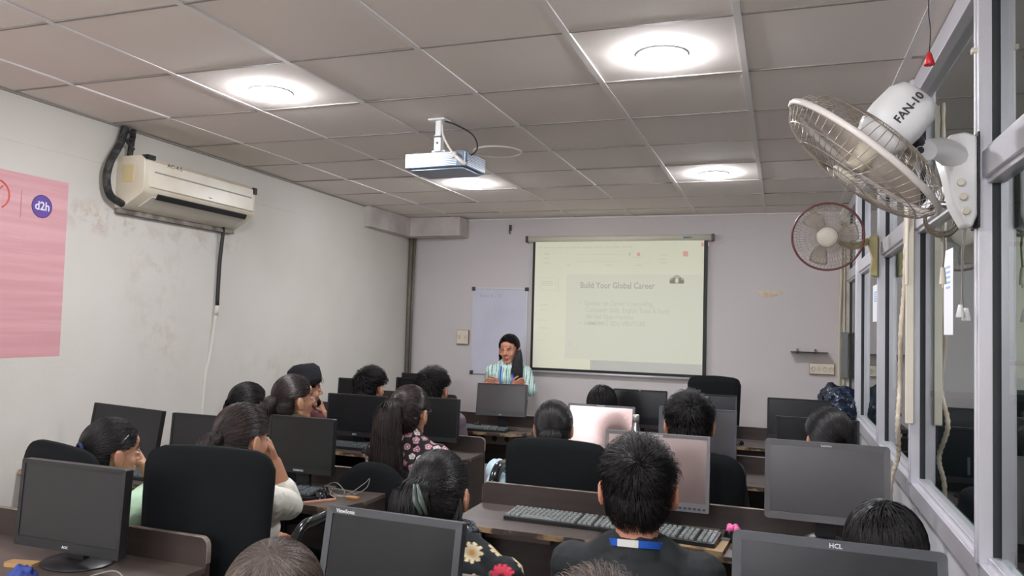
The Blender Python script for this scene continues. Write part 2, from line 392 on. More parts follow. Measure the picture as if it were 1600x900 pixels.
bm = NB(); cyl(bm, (0, 0, -.012), (0, 0, 0), .09, seg=32); obj('diffuser', bm, mat('dim fill diffuser', (255, 255, 255), .5, emit=((225, 240, 230), 55)), t)
# ------------------------------------------------------------------ air conditioner on the left wall
acy0, acy1 = 3.345, 4.375
acx = XL(3.86)
t = thing('air_conditioner', 'long cream wall air conditioner high on the left wall', 'air conditioner', (acx, (acy0+acy1)/2, 2.15), math.radians(2.5))
Lh = (acy1-acy0)/2
bm = NB()
prof = [(0, .0), (.0, .30), (.17, .305), (.2, .28), (.207, .12), (.19, .085), (.1, .03), (.05, .0)]
prism(bm, [(x, z) for x, z in prof], frame((1, 0, 0), (0, 0, 1), (0, -1, 0), (0, Lh, 0)), 2*Lh)
obj('casing', bm, CREAM, t, bevel=.006)
bm = NB(); prism(bm, [(.196, .285), (.209, .275), (.216, .125), (.203, .118)], frame((1, 0, 0), (0, 0, 1), (0, -1, 0), (0, Lh-.035, 0)), 2*Lh-.07)
obj('front_panel', bm, CREAM, t, bevel=.003)
bm = NB(); box(bm, (.207, -Lh+.07, .212), (.2155, Lh-.06, .219)); obj('trim_strip', bm, mat('grey trim', (150, 146, 140), .5), t)
bm = NB(); prism(bm, [(.2, .09), (.185, .062), (.178, .065), (.195, .096)], frame((1, 0, 0), (0, 0, 1), (0, -1, 0), (0, Lh-.08, 0)), 2*Lh-.2); obj('air_slot', bm, PLBLK2, t)
bm = NB(); prism(bm, [(.186, .072), (.09, .018), (.088, .024), (.184, .079)], frame((1, 0, 0), (0, 0, 1), (0, -1, 0), (0, Lh-.07, 0)), 2*Lh-.16); obj('louver', bm, mat('cream louver', (205, 198, 184), .4), t)
bm = NB(); box(bm, (.17, -Lh+.012, .283), (.2155, -Lh+.07, .3075)); box(bm, (.19, Lh-.03, .245), (.214, Lh+.002, .29)); obj('corner_tape', bm, PLBLK2, t)
bm = NB(); box(bm, (.05, -Lh-.003, .15), (.13, -Lh, .25)); obj('sticker', bm, mat('yellowed sticker', (214, 196, 150), .6), t)
bm = NB(); box(bm, (0, -Lh-.0, -.028), (.04, Lh, .0)); obj('wall_bracket', bm, mat('grimy bracket', (150, 142, 132), .7, var=(9, .4, .6), col2=(90, 84, 78)), t)
text('lettering', 'AC-4-5', .035, CABLEK, T_left((.209, -Lh+.17, .262)), t, sx=1.2)
text('logo', 'Voltas', .012, PLGRY, T_left((.2165, 0.02, .14)), t)
# refrigerant pipes
bm = NB(); xw = XL(3.35)
tube(bm, smooth_path([(xw+.04, 3.36, 2.62), (xw+.04, 3.33, 2.52), (xw+.05, 3.26, 2.4), (xw+.05, 3.24, 2.3), (xw+.05, 3.27, 2.21), (xw+.06, 3.35, 2.17)]), .021, 10)
tube(bm, [(xw+.04, 3.42, 2.62), (xw+.04, 3.40, 2.45)], .016, 10)
tube(bm, smooth_path([(xw+.06, 3.36, 2.6), (xw+.07, 3.40, 2.57), (xw+.06, 3.36, 2.54), (xw+.06, 3.41, 2.5)]), .009, 8)
tag(obj('refrigerant_pipe', bm, mat('black pipe insulation', (34, 34, 36), .8, var=(20, .5, .7), col2=(90, 88, 84)), None, True), 'thick black insulated pipes bending down beside the air conditioner', 'pipe')
bm = NB(); xw = XL(4.25)
tube(bm, smooth_path([(xw+.05, 4.24, 2.16), (xw+.03, 4.27, 2.12), (xw+.02, 4.262, 1.9), (xw+.018, 4.258, 1.6)]), .0125, 10)
tube(bm, [(xw+.018, 4.258, 1.615), (xw+.018, 4.25, 1.55)], .015, 10, mi=1)
tube(bm, smooth_path([(xw+.016, 4.25, 1.56), (xw+.012, 4.22, 1.3), (xw+.012, 4.17, 1.0), (xw+.012, 4.17, FZ)]), .011, 10, mi=1)
tag(obj('drain_pipe', bm, [CABLEK, WALL_L], None, True), 'black drain hose hanging below the air conditioner turning white lower down', 'pipe')
# ------------------------------------------------------------------ posters on the left wall
t = thing('poster', 'large pink glossy poster with a purple round badge at left edge', 'poster', (XL(2.6), 2.6, 1.31), math.radians(2.52))
PINK = mat('pink poster paper', (216, 160, 165), .28, var=(7, .42, .6, (1, .12, 3)), col2=(224, 173, 177), bump=(40, .05, (1, .3, 3)))
bm = NB(); box(bm, (.0, -.75, 0), (.004, .43, .925)); obj('sheet', bm, PINK, t)
bm = NB(); cyl(bm, (.004, .275, .775), (.0055, .275, .775), .058, seg=48); obj('badge', bm, mat('purple badge', (96, 62, 158), .3), t)
bm = NB(); tube(bm, [(.0055, .275+.058*math.cos(a*math.pi/20), .775+.058*math.sin(a*math.pi/20)) for a in range(40)], .0016, 6, closed=True); obj('badge_rim', bm, mat('badge rim', (62, 34, 110), .4), t)
text('lettering', 'd2h', .062, mat('white print', (240, 236, 245), .4), T_left((.0056, .277, .757)), t, bold=.0012, ax='CENTER', sx=.95)
bm = NB(); tube(bm, [(.005, .02+.07*math.cos(a*math.pi/24), .80+.07*math.sin(a*math.pi/24)) for a in range(-8, 30)], .004, 6)
tube(bm, [(.005, -.02, .76), (.005, .055, .845)], .003, 6); obj('emblem', bm, mat('orange red print', (226, 96, 74), .5), t)
bm = NB(); box(bm, (.004, .155, .70), (.005, .158, .84)); obj('divider_line', bm, mat('dusty rose line', (190, 120, 130), .5), t)
bm = NB(); box(bm, (0, 0, 0), (.004, .52, .69))
t = obj('poster', bm, mat('purple board', (92, 46, 134), .45, var=(3, .3, .7), col2=(84, 40, 120)))
t.location = (XL(5.98)+.001, 5.975, 1.468); t.rotation_euler = (0, 0, math.radians(2.52))
tag(t, 'plain purple rectangular board on the left wall near the corner', 'poster')
# corner pipes
bm = NB()
for dx, r in ((0, .022), (.045, .012)):
    tube(bm, [(-3.77+dx, 7.345, 2.43), (-3.775+dx*.8, 7.345, 1.7), (-3.782+dx*.9, 7.345, .2)], r, 10)
tag(obj('conduit', bm, mat('brown conduit', (112, 106, 98), .6, var=(6, .4, .7, (1, 1, .3)), col2=(146, 130, 108)), None, True), 'brown grey vertical conduit pipes in the front left corner', 'pipe')
# ------------------------------------------------------------------ front wall fixtures
t = thing('whiteboard', 'tall whiteboard in aluminium frame behind the standing presenter', 'whiteboard', (-3.05, YF, 1.02))
bm = NB(); box(bm, (.0, -.012, 0), (.60, -.002, .885)); obj('writing_surface', bm, mat('whiteboard face', (208, 208, 222), .25, var=(2, .45, .7), col2=(196, 196, 212)), t)
bm = NB()
for a, b in (((-.006, -.018, -.006), (.606, 0, .012)), ((-.006, -.018, .873), (.606, 0, .891)), ((-.006, -.018, 0), (.01, 0, .885)), ((.59, -.018, 0), (.606, 0, .885))): box(bm, a, b)
obj('frame', bm, ALU, t, bevel=.002)
bm = NB()
for x in (-.012, .572):
    for z in (-.012, .857): box(bm, (x, -.022, z), (x+.04, 0, z+.04))
obj('corner_cap', bm, PLGRY, t, bevel=.006)
text('handwriting', 'Topic 8 - 10', .05, mat('faded marker', (170, 172, 192), .5), T_front((.07, -.0125, .79)), t)
# projector screen
t = thing('projector_screen', 'pull-down projector screen with black borders showing a faded slide', 'screen', (-2.39, YF, 1.085))
W, H = 1.74, 1.3
def warp(x): return -.017*x/W*0
bm = NB(); box(bm, (0, -.05, 0), (.026, -.046, H)); box(bm, (W-.048, -.05, 0), (W-.012, -.046, H)); box(bm, (0, -.05, 0), (W-.012, -.046, .026)); obj('black_border', bm, PLBLK2, t)
SCR = mat('projected light on screen', (214, 214, 196), .8, emit=((226, 228, 200), .26))
bm = NB(); box(bm, (.026, -.051, .026), (W-.048, -.047, H)); obj('screen_sheet', bm, SCR, t)
bm = NB(); tube(bm, [(-.05, -.045, H+.02), (W+.02, -.045, H+.02)], .03, 16); obj('roller_case', bm, mat('ivory roller case', (222, 220, 200), .3), t, True)
for x in (-.075, W+.02): bm = NB(); box(bm, (x, -.08, H-.012), (x+.022, 0, H+.052)); obj('end_cap', bm, PLGRY, t, bevel=.004)
bm = NB(); tube(bm, [(-.02, -.048, -.012), (W, -.048, -.012)], .012, 12); obj('bottom_bar', bm, ALU, t, True)
P1 = mat('slide title grey', (176, 176, 162), .8, emit=((180, 180, 164), .26)); P2 = mat('slide text grey', (196, 197, 181), .8, emit=((204, 206, 186), .26)); P3 = mat('slide light grey', (206, 207, 191), .8, emit=((208, 209, 190), .26))
PR = mat('slide red', (226, 176, 160), .8, emit=((226, 170, 160), .2))
PB = mat('slide back grey', (208, 209, 194), .8, emit=((218, 220, 198), .26))
bm = NB(); box(bm, (.36, -.0514, .13), (W-.055, -.0512, .965)); obj('slide_page', bm, PB, t)
text('slide_title', 'Build Your Global Career', .085, P1, T_front((.5, -.0525, .83)), t, ext=.0003, bold=.0014, sx=.83)
for i, s in enumerate(('\u2022  Seminar on Career Counselling,', '    Computer Skills, English Tests & Study', '    Abroad Opportunities', '\u2022  AMMBMKS EDU VENTURE')):
    text('slide_text', s, .066, P2, T_front((.5, -.0525, .66-.065*i)), t, ext=.0003, bold=.0006, sx=.80)
bm = NB(); T_ = T_front((1.36, -.0525, .88))
for cx, cz, r in ((.045, .03, .03), (.085, .045, .04), (.125, .03, .03)):
    prism(bm, [(cx+r*math.cos(a*math.pi/12), cz+r*math.sin(a*math.pi/12)) for a in range(24)], T_, .0006)
prism(bm, rrect(.015, 0, .155, .035, .015), T_, .0006)
obj('cloud_symbol', bm, P1, t)
bm = NB(); prism(bm, [(.085+.017*math.cos(a*math.pi/12), .03+.022*math.sin(a*math.pi/12)) for a in range(24)], T_front((1.36, -.0533, .88)), .0006); obj('cloud_keyhole', bm, PB, t)
text('menu_text', 'File   Home   Insert   Draw   Design   Transitions   Animations   Slide Show   Record   Review   View   Help', .03, P2, T_front((.07, -.0525, 1.225)), t, ext=.0003, sx=.72)
bm = NB()
for x, z, w_, h_ in [(.12, 1.165, .06, .012), (.12, 1.12, .05, .012), (.12, 1.075, .07, .012), (.35, 1.05, .05, .01), (.75, 1.05, .07, .01), (1.05, 1.05, .06, .01), (.45, 1.16, .45, .004), (.45, 1.09, .45, .004), (1.28, 1.15, .08, .01), (1.28, 1.11, .06, .01), (1.28, 1.075, .08, .01), (.09, .65, .09, .008), (.09, .60, .07, .008), (.09, .42, .09, .008), (1.0, 1.13, .12, .006), (.07, .5, .1, .006), (.06, .3, .08, .006), (.4, .25, .02, .05), (.46, .25, .03, .012), (.46, .22, .03, .012)]:
    box(bm, (x, -.0523, z), (x+w_, -.052, z+h_))
obj('toolbar_mark', bm, P3, t)
bm = NB()
for x, z, w_, h_ in [(.095, .80, .155, .003), (.095, .925, .155, .003), (.095, .80, .003, .128), (.248, .80, .003, .128), (.107, .885, .11, .008), (.107, .865, .12, .006), (.107, .85, .1, .006), (.275, .79, .004, .14), (.98, 1.15, .02, .03)]:
    box(bm, (x, -.0523, z), (x+w_, -.052, z+h_))
obj('thumbnail_outline', bm, P2, t)
bm = NB(); box(bm, (1.06, -.0523, 1.145), (1.09, -.052, 1.18)); box(bm, (1.5, -.0523, 1.14), (1.545, -.052, 1.19)); obj('toolbar_icon', bm, PR, t)
bm = NB(); box(bm, (W-.075, -.0523, 1.235), (W-.048, -.052, 1.27)); box(bm, (W-.012, -.0523, 1.235), (W-.0, -.047, 1.27)); obj('red_tab', bm, PR, t)
bm = NB(); box(bm, (.62, -.0523, .027), (W-.05, -.052, .125)); obj('lower_grey_bar', bm, mat('slide bottom grey', (196, 196, 188), .8, emit=((190, 188, 182), .2)), t)  # plain grey bar along the bottom of the slide
bm = NB(); box(bm, (1.5, -.0765, H+.012), (1.58, -.075, H+.024)); obj('case_label', bm, mat('blue print', (96, 120, 150), .5), t)
# switch plates
def plate(name, label, O, w_, h_, n, cat='switchboard'):
    t = thing(name, label, cat, O)
    bm = NB(); box(bm, (0, -.03, 0), (w_, 0, h_)); obj('back_box', bm, mat('brown grime', (150, 126, 100), .7), t, bevel=.003)
    bm = NB(); box(bm, (.004, -.036, .004), (w_-.004, -.028, h_-.004)); obj('face_plate', bm, CREAM, t, bevel=.003)
    for i in range(n):
        x = .03+(w_-.06)*i/(max(n-1, 1)); z = h_*.5
        bm = NB()
        if i % 3 == 1: box(bm, (x-.011, -.043, z-.018), (x+.011, -.035, z+.018))
        else: lathe(bm, [(.022, 0), (.022, .003), (.016, .003), (.014, .001), (0, .001)], frame((1, 0, 0), (0, 0, 1), (0, -1, 0), (x, -.036, z)), 20)
        obj('switch' if i % 3 == 1 else 'socket', bm, mat('switch cream', (206, 196, 178), .4), t)
plate('switchboard', 'square cream switch plate left of the whiteboard', (-3.215, YF, 1.315), .135, .15, 2)
plate('switchboard', 'wide cream switchboard on the front wall near the glazed corner', (.235, YF, 1.165), .21, .1, 4)
# patch of broken plaster
bm = NB(); prism(bm, [(0, .055), (.24, .06), (.22, .03), (.15, .008), (.08, 0), (.02, .03)], T_front((-.235, YF, 1.85)), .006)
tag(obj('plaster_patch', bm, mat('exposed cream plaster', (226, 212, 188), .9, var=(12, .4, .6), col2=(206, 186, 158), bump=(30, .5))), 'small broken cream plaster patch on the front wall right of the screen', 'plaster patch')
# small glass wall shelf
t = thing('wall_shelf', 'small dark glass shelf with two brackets above the corner switchboard', 'shelf', (.075, YF, 1.36))
bm = NB(); box(bm, (0, -.14, .0), (.31, -.004, .006)); obj('shelf_board', bm, mat('smoked glass', (70, 78, 78), .1, trans=.6), t)
for x in (.05, .2):
    bm = NB(); box(bm, (x, -.05, -.014), (x+.016, 0, .03)); obj('bracket', bm, mat('brass bracket', (120, 110, 80), .4, metal=.6), t, bevel=.002)
# things standing in the corner
bm = NB(); box(bm, (-.03, -.008, 0), (.03, .008, 1.16))
t = obj('wooden_batten', bm, mat('pale wood', (186, 158, 128), .6, var=(10, .4, .6, (1, 1, .1)), col2=(160, 130, 100))); t.location = (.31, 7.1, FZ); t.rotation_euler = (-.16, .09, 0)
tag(t, 'pale wooden batten leaning in the far right corner below the switchboard', 'wood strip')
bm = NB(); box(bm, (-.13, -.012, 0), (.13, .012, .98))
t = obj('grey_board', bm, mat('grey sheet', (96, 100, 106), .5), bevel=.004); t.location = (.34, 6.9, FZ); t.rotation_euler = (-.2, .12, .3)
tag(t, 'grey flat board leaning in the far right corner beside the wooden batten', 'board')
# corner pier pipes
bm = NB(); tube(bm, smooth_path([(.47, 7.08, 2.5), (.475, 7.08, 2.0), (.462, 7.08, 1.4), (.47, 7.08, .3)]), .012, 8); tube(bm, [(.50, 7.085, 2.5), (.502, 7.085, .3)], .009, 8)
tag(obj('cable_conduit', bm, mat('cream conduit', (206, 196, 176), .5), None, True), 'thin cream conduits running up the corner pier by the glazing', 'pipe')
bm = NB(); box(bm, (.478, 7.055, 1.16), (.53, 7.095, 1.55)); tag(obj('trunking_cover', bm, mat('grey trunking', (120, 120, 118), .5), None, bevel=.003), 'grey vertical trunking cover on the corner pier', 'trunking')
bm = NB(); box(bm, (-.006, -.05, -.06), (.006, 0, .0)); tube(bm, smooth_path([(0, -.04, -.04), (0, -.05, -.07), (0, -.03, -.09)]), .006, 8)
t = obj('wall_hook', bm, PLGRY); t.location = (-2.65, YF, 2.56); tag(t, 'small dark hook on the front wall just under the ceiling', 'hook')
# ------------------------------------------------------------------ ceiling projector
t = thing('projector', 'silver ceiling mounted projector hanging from a white pole', 'projector', (-1.74, 3.67, ZC), math.radians(-3))
PJ = mat('silver blue shell', (128, 144, 160), .3, metal=.5)
bm = NB(); box(bm, (-.05, -.04, -.01), (.05, .04, 0)); obj('ceiling_plate', bm, WHITEP, t, bevel=.002)
bm = NB(); box(bm, (-.017, -.014, -.09), (.017, .014, -.005)); box(bm, (-.021, -.018, -.175), (.021, .018, -.085)); obj('mount_pole', bm, WHITEP, t, bevel=.003)
bm = NB(); box(bm, (-.022, -.02, -.10), (.022, -.016, -.092)); cyl(bm, (0, -.021, -.13), (0, -.017, -.13), .006, seg=10); obj('mount_bolt', bm, PLGRY, t)
x0, x1, y0, y1, zt, zb = -.205, .165, -.01, .26, -.178, -.27
bm = NB(); prism(bm, rrect(x0, y0, x1, y1, .02, 5), M.Translation((0, 0, zb+.012)), zt-zb-.012)
prism(bm, rrect(x0+.02, y0+.02, x1-.02, y1-.02, .02, 5), M.Translation((0, 0, zb)), .014); obj('body', bm, PJ, t, bevel=.004)
bm = NB()
for i in range(8):
    z = zb+.018+i*.0092
    box(bm, (x0+.012, y0-.004, z), (x1-.05, y0+.002, z+.0045)); box(bm, (x1-.002, y0+.02, z), (x1+.004, y1-.03, z+.0045))
obj('vent_fin', bm, mat('pale silver', (196, 204, 212), .3, metal=.6), t)
bm = NB(); box(bm, (x0+.03, .02, zt), (.14, .05, zt+.008)); box(bm, (-.04, -.005, zt-.004), (.04, .1, zt+.012)); obj('mount_bracket', bm, WHITEP, t, bevel=.002)
bm = NB(); cyl(bm, (.08, y1-.005, -.222), (.08, y1+.02, -.222), .035, seg=28); cyl(bm, (.08, y1+.018, -.222), (.08, y1+.024, -.222), .026, seg=28); obj('lens', bm, PLBLK, t)
bm = NB(); tube(bm, smooth_path([(.03, 0, -.01), (.09, .02, -.03), (.17, .06, -.08), (.2, .06, -.15), (.17, .05, -.19), (.12, .02, -.2)]), .0045, 8); obj('black_cable', bm, CABLEK, t, True)
bm = NB(); tube(bm, smooth_path([(.022, -.01, -.03), (.035, -.02, -.09), (.07, -.03, -.15), (.11, -.04, -.2), (.15, -.045, -.235)]), .006, 8); box(bm, (.105, -.055, -.222), (.13, -.035, -.195)); tube(bm, [(.12, -.045, -.21), (.185, -.05, -.262)], .011, 8); obj('white_cable', bm, mat('cream cable', (222, 214, 206), .5), t, True)
# round cover in the ceiling
bm = NB(); tube(bm, [(.15*math.cos(a*math.pi/20), .15*math.sin(a*math.pi/20), -.002) for a in range(40)], .006, 6, closed=True); cyl(bm, (0, 0, -.002), (0, 0, .004), .15, seg=40)
t = obj('ceiling_cover', bm, mat('faded cover ring', (234, 226, 219), .8), None); t.location = (-1.7, 4.45, ZC); tag(t, 'faint round cover plate in the ceiling just beyond the projector', 'cover plate')
# ------------------------------------------------------------------ wall fans
def cage(bm, R, depth, nr=56, r=.0011, hubr=.055, sgn=1):
    """radial wires bulging along sgn*z with a few rings"""
    def prof(q): return sgn*depth*(1-q**3.2)**.62
    for k in range(nr):
        a = 2*math.pi*k/nr
        pts = []
        for i in range(9):
            q = 1-(1-hubr/R)*i/8; a2 = a+(.25*(1-q) if sgn > 0 else 0)
            pts.append((R*q*math.cos(a2), R*q*math.sin(a2), prof(q)))
        tube(bm, pts, r, 4)
    for q in ((.33, .62, .86) if sgn > 0 else (.28, .5, .8)):
        tube(bm, [(R*q*math.cos(2*math.pi*i/48), R*q*math.sin(2*math.pi*i/48), prof(q)) for i in range(48)], r*1.3, 5, closed=True)
def ring(bm, R, r, z=0, rz=1.0, seg=64):
    tube(bm, [(R*math.cos(2*math.pi*i/seg), R*math.sin(2*math.pi*i/seg), z) for i in range(seg)], r, 8, closed=True, ry=rz)
def blade(k, R, m, par):
    bm = NB(); a0 = 2*math.pi*k/3
    g = []
    for i in range(9):
        u = i/8; rr = .03+(R-.03)*u; wdt = .35+.25*math.sin(u*math.pi*.8)
        row = []
        for j in range(7):
            v = j/6-.5; a = a0+v*wdt*1.6*(1-.25*u)+.2*u; row.append(bm.verts.new((rr*math.cos(a), rr*math.sin(a), -.035*v*2*(1-.3*u)*1.0)))
        g.append(row)
    for i in range(8):
        for j in range(6): bm.faces.new((g[i][j], g[i+1][j], g[i+1][j+1], g[i][j+1]))
    bmesh.ops.solidify(bm, geom=list(bm.faces), thickness=.0025)
    return obj('blade', bm, m, par, True)
def fan_head(t, hubpos, n, up, R, rimm, rimr, hubm, motor_m, wire, d=.07, motor=None):
    """n: direction the fan blows (world), local frame"""
    Z = V(n).normalized(); Xv = V(up).cross(Z).normalized(); Yv = Z.cross(Xv)
    T_ = frame(Xv, Yv, Z, V(hubpos)-t.location)
    def add(name, bm, m, sm=True):
        bmesh.ops.transform(bm, matrix=T_, verts=bm.verts); return obj(name, bm, m, t, sm)
    bm = NB(); cage(bm, R, d, sgn=1); f_ = add('front_guard', bm, wire)
    bm = NB(); cage(bm, R, d*1.1, sgn=-1, nr=64); add('rear_guard', bm, wire)
    bm = NB(); ring(bm, R, rimr, rz=1.6); add('rim', bm, rimm)
    bm = NB(); q_ = .7 if d > .06 else 1; e_ = -.012 if d > .06 else 0; lathe(bm, [(0, d+.010+e_), (.03*q_, d+.010+e_), (.052*q_, d+.005+e_), (.057*q_, d-.004+e_), (.05*q_, d-.008+e_), (0, d-.008+e_)], seg=32); add('hub_badge', bm, hubm)
    for k in range(3):
        bo = blade(k, R*.86, mat('translucent blade', (206, 196, 186), .3), t); bo.data.transform(T_)
    bm = NB(); cyl(bm, (0, 0, -.03), (0, 0, .03), .035, .03, seg=24); add('blade_hub', bm, hubm)
    return T_
# near fan, white
t = thing('wall_fan', 'large white wall fan with silver cage and tilted head marked FAN-10', 'fan', (XR-.028, 2.42, 1.85), group='wall fans')
hub = atY(1347, 246, 2.2)
vd = (hub-CAM).normalized(); vr = vd.cross(cu).normalized(); vu = vr.cross(vd)
n = (vr*-.66 - vu*.74 - vd*.16).normalized()
R1 = .236
T_ = fan_head(t, hub, n, vr*.75-vu*.66, R1, mat('ivory rim', (226, 218, 212), .35), .0055, CREAM, WHITEP, WIREM, d=.075)
loc = V(t.location)
# motor housing: tapered rounded box behind the cage
Zv = -V(n); Uv = V(vr*.75-vu*.66); Uv = (Uv-Zv*Uv.dot(Zv)).normalized(); Wv = Zv.cross(Uv)
mh = V(hub)-loc
bm = NB()
pro = [(.045, .055), (.075, .07), (.12, .074), (.175, .07), (.203, .054), (.211, .03)]
rings = []
for z, r in pro:
    rr = []
    for k in range(28):
        a = 2*math.pi*k/28; c_, s_ = math.cos(a), math.sin(a)
        q = (abs(c_)**3+abs(s_)**3)**(-1/3)
        rr.append(bm.verts.new(mh+Zv*z+Uv*(c_*q*r)+Wv*(s_*q*r*.85)))
    rings.append(rr)
for A, B_ in zip(rings, rings[1:]):
    for k in range(28): f = bm.faces.new((A[k], A[(k+1) % 28], B_[(k+1) % 28], B_[k])); f.smooth = True
bm.faces.new(rings[0]); bm.faces.new(rings[-1])
obj('motor_housing', bm, WHITEP, t, True)
# lettering on the camera side of the housing
side = Wv if Wv.dot(-vd) > 0 else -Wv
ex = (vr*.66+vu*.75); ex = (ex-side*ex.dot(side)).normalized(); ey = side.cross(ex)
text('lettering', 'FAN-10', .030, CABLEK, frame(ex, ey, side, mh+Zv*.152-ex*.044-ey*.012+side*.0628), t, bold=.0008, sx=.9)
arm = atX(1437, 238, .345)-loc; arm = atY(1440, 238, 2.28)-loc
bm = NB(); tube(bm, smooth_path([mh+Zv*.12, mh*.35+Zv*.05+arm*.65, arm]), .02, 12); obj('tilt_neck', bm, PLGRY, t, True)
bm = NB()
bt = V((-.03, 0, .21))
tube(bm, smooth_path([arm+V((-.01, 0, 0)), arm*.55+bt*.45+V((0, 0, .01)), bt+V((-.005, 0, -.02))]), [.024+.016*i/12 for i in range(13)], 14)
obj('arm', bm, WHITEP, t, True)
bm = NB(); cyl(bm, arm-cf*.03, arm+cf*.03, .028, seg=24); obj('pivot_cap', bm, WHITEP, t, bevel=.004)
bm = NB(); cyl(bm, arm-cf*.034-cr*.02, arm-cf*.028-cr*.02, .009, seg=16); obj('pivot_hole', bm, PLBLK, t)
bm = NB()
pts = [(.0, .03), (.012, -.005), (.03, -.0), (.06, .06), (.075, .14), (.09, .2), (.07, .255), (.03, .262), (0, .25)]
prism(bm, [(-x, z) for x, z in pts], frame((1, 0, 0), (0, 0, 1), (0, -1, 0), (0, .045, 0)), .09)
obj('wall_bracket', bm, WHITEP, t, bevel=.012, seg=3)
bm = NB(); box(bm, (0, -.045, -.005), (.006, .045, .262)); obj('back_plate', bm, PLBLK2, t, bevel=.003)
for i in range(3):
    bm = NB(); cyl(bm, (-.03+.0-i*.006, -.047, .04+.04*i), (-.03-i*.006, -.056, .04+.04*i), .01, seg=16); obj('speed_knob', bm, CREAM, t, bevel=.002)
# far fan, cream with maroon rim
t = thing('wall_fan', 'smaller far wall fan with maroon rim and round cream badge', 'fan', (XR-.028, 4.70, 1.87), group='wall fans')
hub2 = atY(1293, 370, 4.5)
n2 = (-cf*.9 - cr*.38 - cu*.12).normalized()
fan_head(t, hub2, n2, (0, 0, 1), .183, mat('maroon rim', (112, 58, 60), .4), .006, mat('cream badge', (206, 198, 182), .4), WHITEP, mat('dull cage wire', (166, 158, 146), .5), d=.045)
loc = V(t.location); h2 = V(hub2)-loc
bm = NB(); cyl(bm, h2-n2*.04, h2-n2*.15, .055, .045, seg=24); obj('motor_housing', bm, CREAM, t, True, bevel=.01)
OLD = mat('yellowed plastic', (196, 184, 132), .4)
bm = NB(); tube(bm, smooth_path([h2-n2*.12, h2*.4+V((-.03, 0, .08)), V((-.045, 0, .195)), V((-.02, 0, .19))]), .02, 12); obj('arm', bm, OLD, t, True)
bm = NB(); prism(bm, [(0, -.01), (-.035, 0), (-.04, .03), (-.03, .1), (-.05, .17), (-.05, .215), (0, .23)], frame((1, 0, 0), (0, 0, 1), (0, -1, 0), (0, .035, 0)), .07); obj('wall_bracket', bm, OLD, t, bevel=.01, seg=3)
# fan cord coil with plug
t = thing('power_cord', 'coiled grey fan cord with plug hanging under the white fan', 'cord', (.45, 2.56, 1.9))
bm = NB()
for k, (dx, r) in enumerate(((0, .045), (.006, .05), (-.006, .042), (.004, .047))):
    tube(bm, [((r*math.cos(i*math.pi/16)+dx)*.95-.005, .004*k-.006, r*math.sin(i*math.pi/16)-.004*k) for i in range(32)], .0032, 6, closed=True)
tube(bm, smooth_path([(.02, -.08, .14), (.005, -.02, .09), (0, .0, .05)]), .003, 6)
tube(bm, smooth_path([(0, 0, -.045), (.004, 0, -.09), (0, .002, -.15)]), .003, 6)
obj('cord_loop', bm, mat('dirty cord', (120, 110, 100), .6), t, True)
bm = NB(); cyl(bm, (0, .002, -.15), (0, .002, -.2), .006, .010, seg=14); cyl(bm, (0, .002, -.2), (0, .002, -.21), .003, seg=8); obj('plug', bm, CREAM, t)
# white pull plugs
t = thing('hanging_plug', 'pair of small white plugs hanging on a thin cord by the glass', 'plug', (.47, 2.41, 1.60))
bm = NB(); tube(bm, smooth_path([(.01, .01, .27), (.0, .0, .18), (.0, .0, .08), (-.004, -.008, .03)]), .0016, 6); tube(bm, smooth_path([(.014, .01, .27), (.004, 0, .18), (.002, .003, .08), (.008, .012, .02)]), .0016, 6); obj('cord', bm, CABLEG, t, True)
for y, z, x in ((-.014, .0, -.006), (.008, -.008, .012)):
    bm = NB(); lathe(bm, [(0, .034), (.005, .034), (.007, .026), (.012, 0), (.010, -.002), (0, -.002)], M.Translation((x, y, z)), 16); obj('plug_body', bm, WHITEP, t)
# red pull bell on a cord
bx, by = .42, 2.60
pb = atX(1452, 88, bx)
t = thing('pull_cord', 'red conical pull handle hanging on a dark cord from the ceiling', 'pull cord', (bx, pb.y, pb.z))
bm = NB(); tube(bm, smooth_path([(0, 0, 0.01), (.003, 0, .08), (-.002, 0, .14), (0, 0, ZC-pb.z)]), .0017, 6); obj('cord', bm, CABLEK, t, True)
bm = NB(); lathe(bm, [(0, .012), (.005, .012), (.008, .004), (.016, -.026), (.014, -.028), (0, -.028)], seg=20); obj('handle', bm, mat('red plastic', (214, 42, 52), .35), t)
# corrugated hose and flat trunking down the second post
HOSE = mat('cream corrugated hose', (214, 202, 182), .6, var=(20, .4, .7), col2=(184, 170, 148))
path = smooth_path([(.49, 3.50, 2.5), (.485, 3.53, 2.0), (.485, 3.575, 1.75), (.47, 3.56, 1.55), (.475, 3.62, 1.33), (.46, 3.56, 1.18), (.475, 3.66, 1.03), (.45, 3.68, .9), (.45, 3.72, .6), (.45, 3.72, FZ)], 16)
bm = NB(); n_ = len(path)
tube(bm, path, lambda t_: .0095+.0018*math.sin(t_*n_*2.1), 10)
tag(obj('corrugated_hose', bm, HOSE, None, True), 'cream corrugated hose sagging down the second window post', 'hose')
bm = NB(); box(bm, (.485, 3.53, 1.18), (.515, 3.552, 2.5)); box(bm, (.478, 3.485, 1.75), (.488, 3.51, 2.3))
tag(obj('cable_trunking', bm, mat('cream trunking', (226, 218, 200), .5), None, bevel=.003), 'flat cream cable trunking strip on the second window post', 'trunking')
bm = NB(); box(bm, (-.02, -.012, -.008), (0, .012, .008)); t = obj('post_clip', bm, CREAM, bevel=.003); t.location = (XR-.015, 2.42, 2.35); tag(t, 'small pale clip stuck on the nearest window post near the top', 'clip')
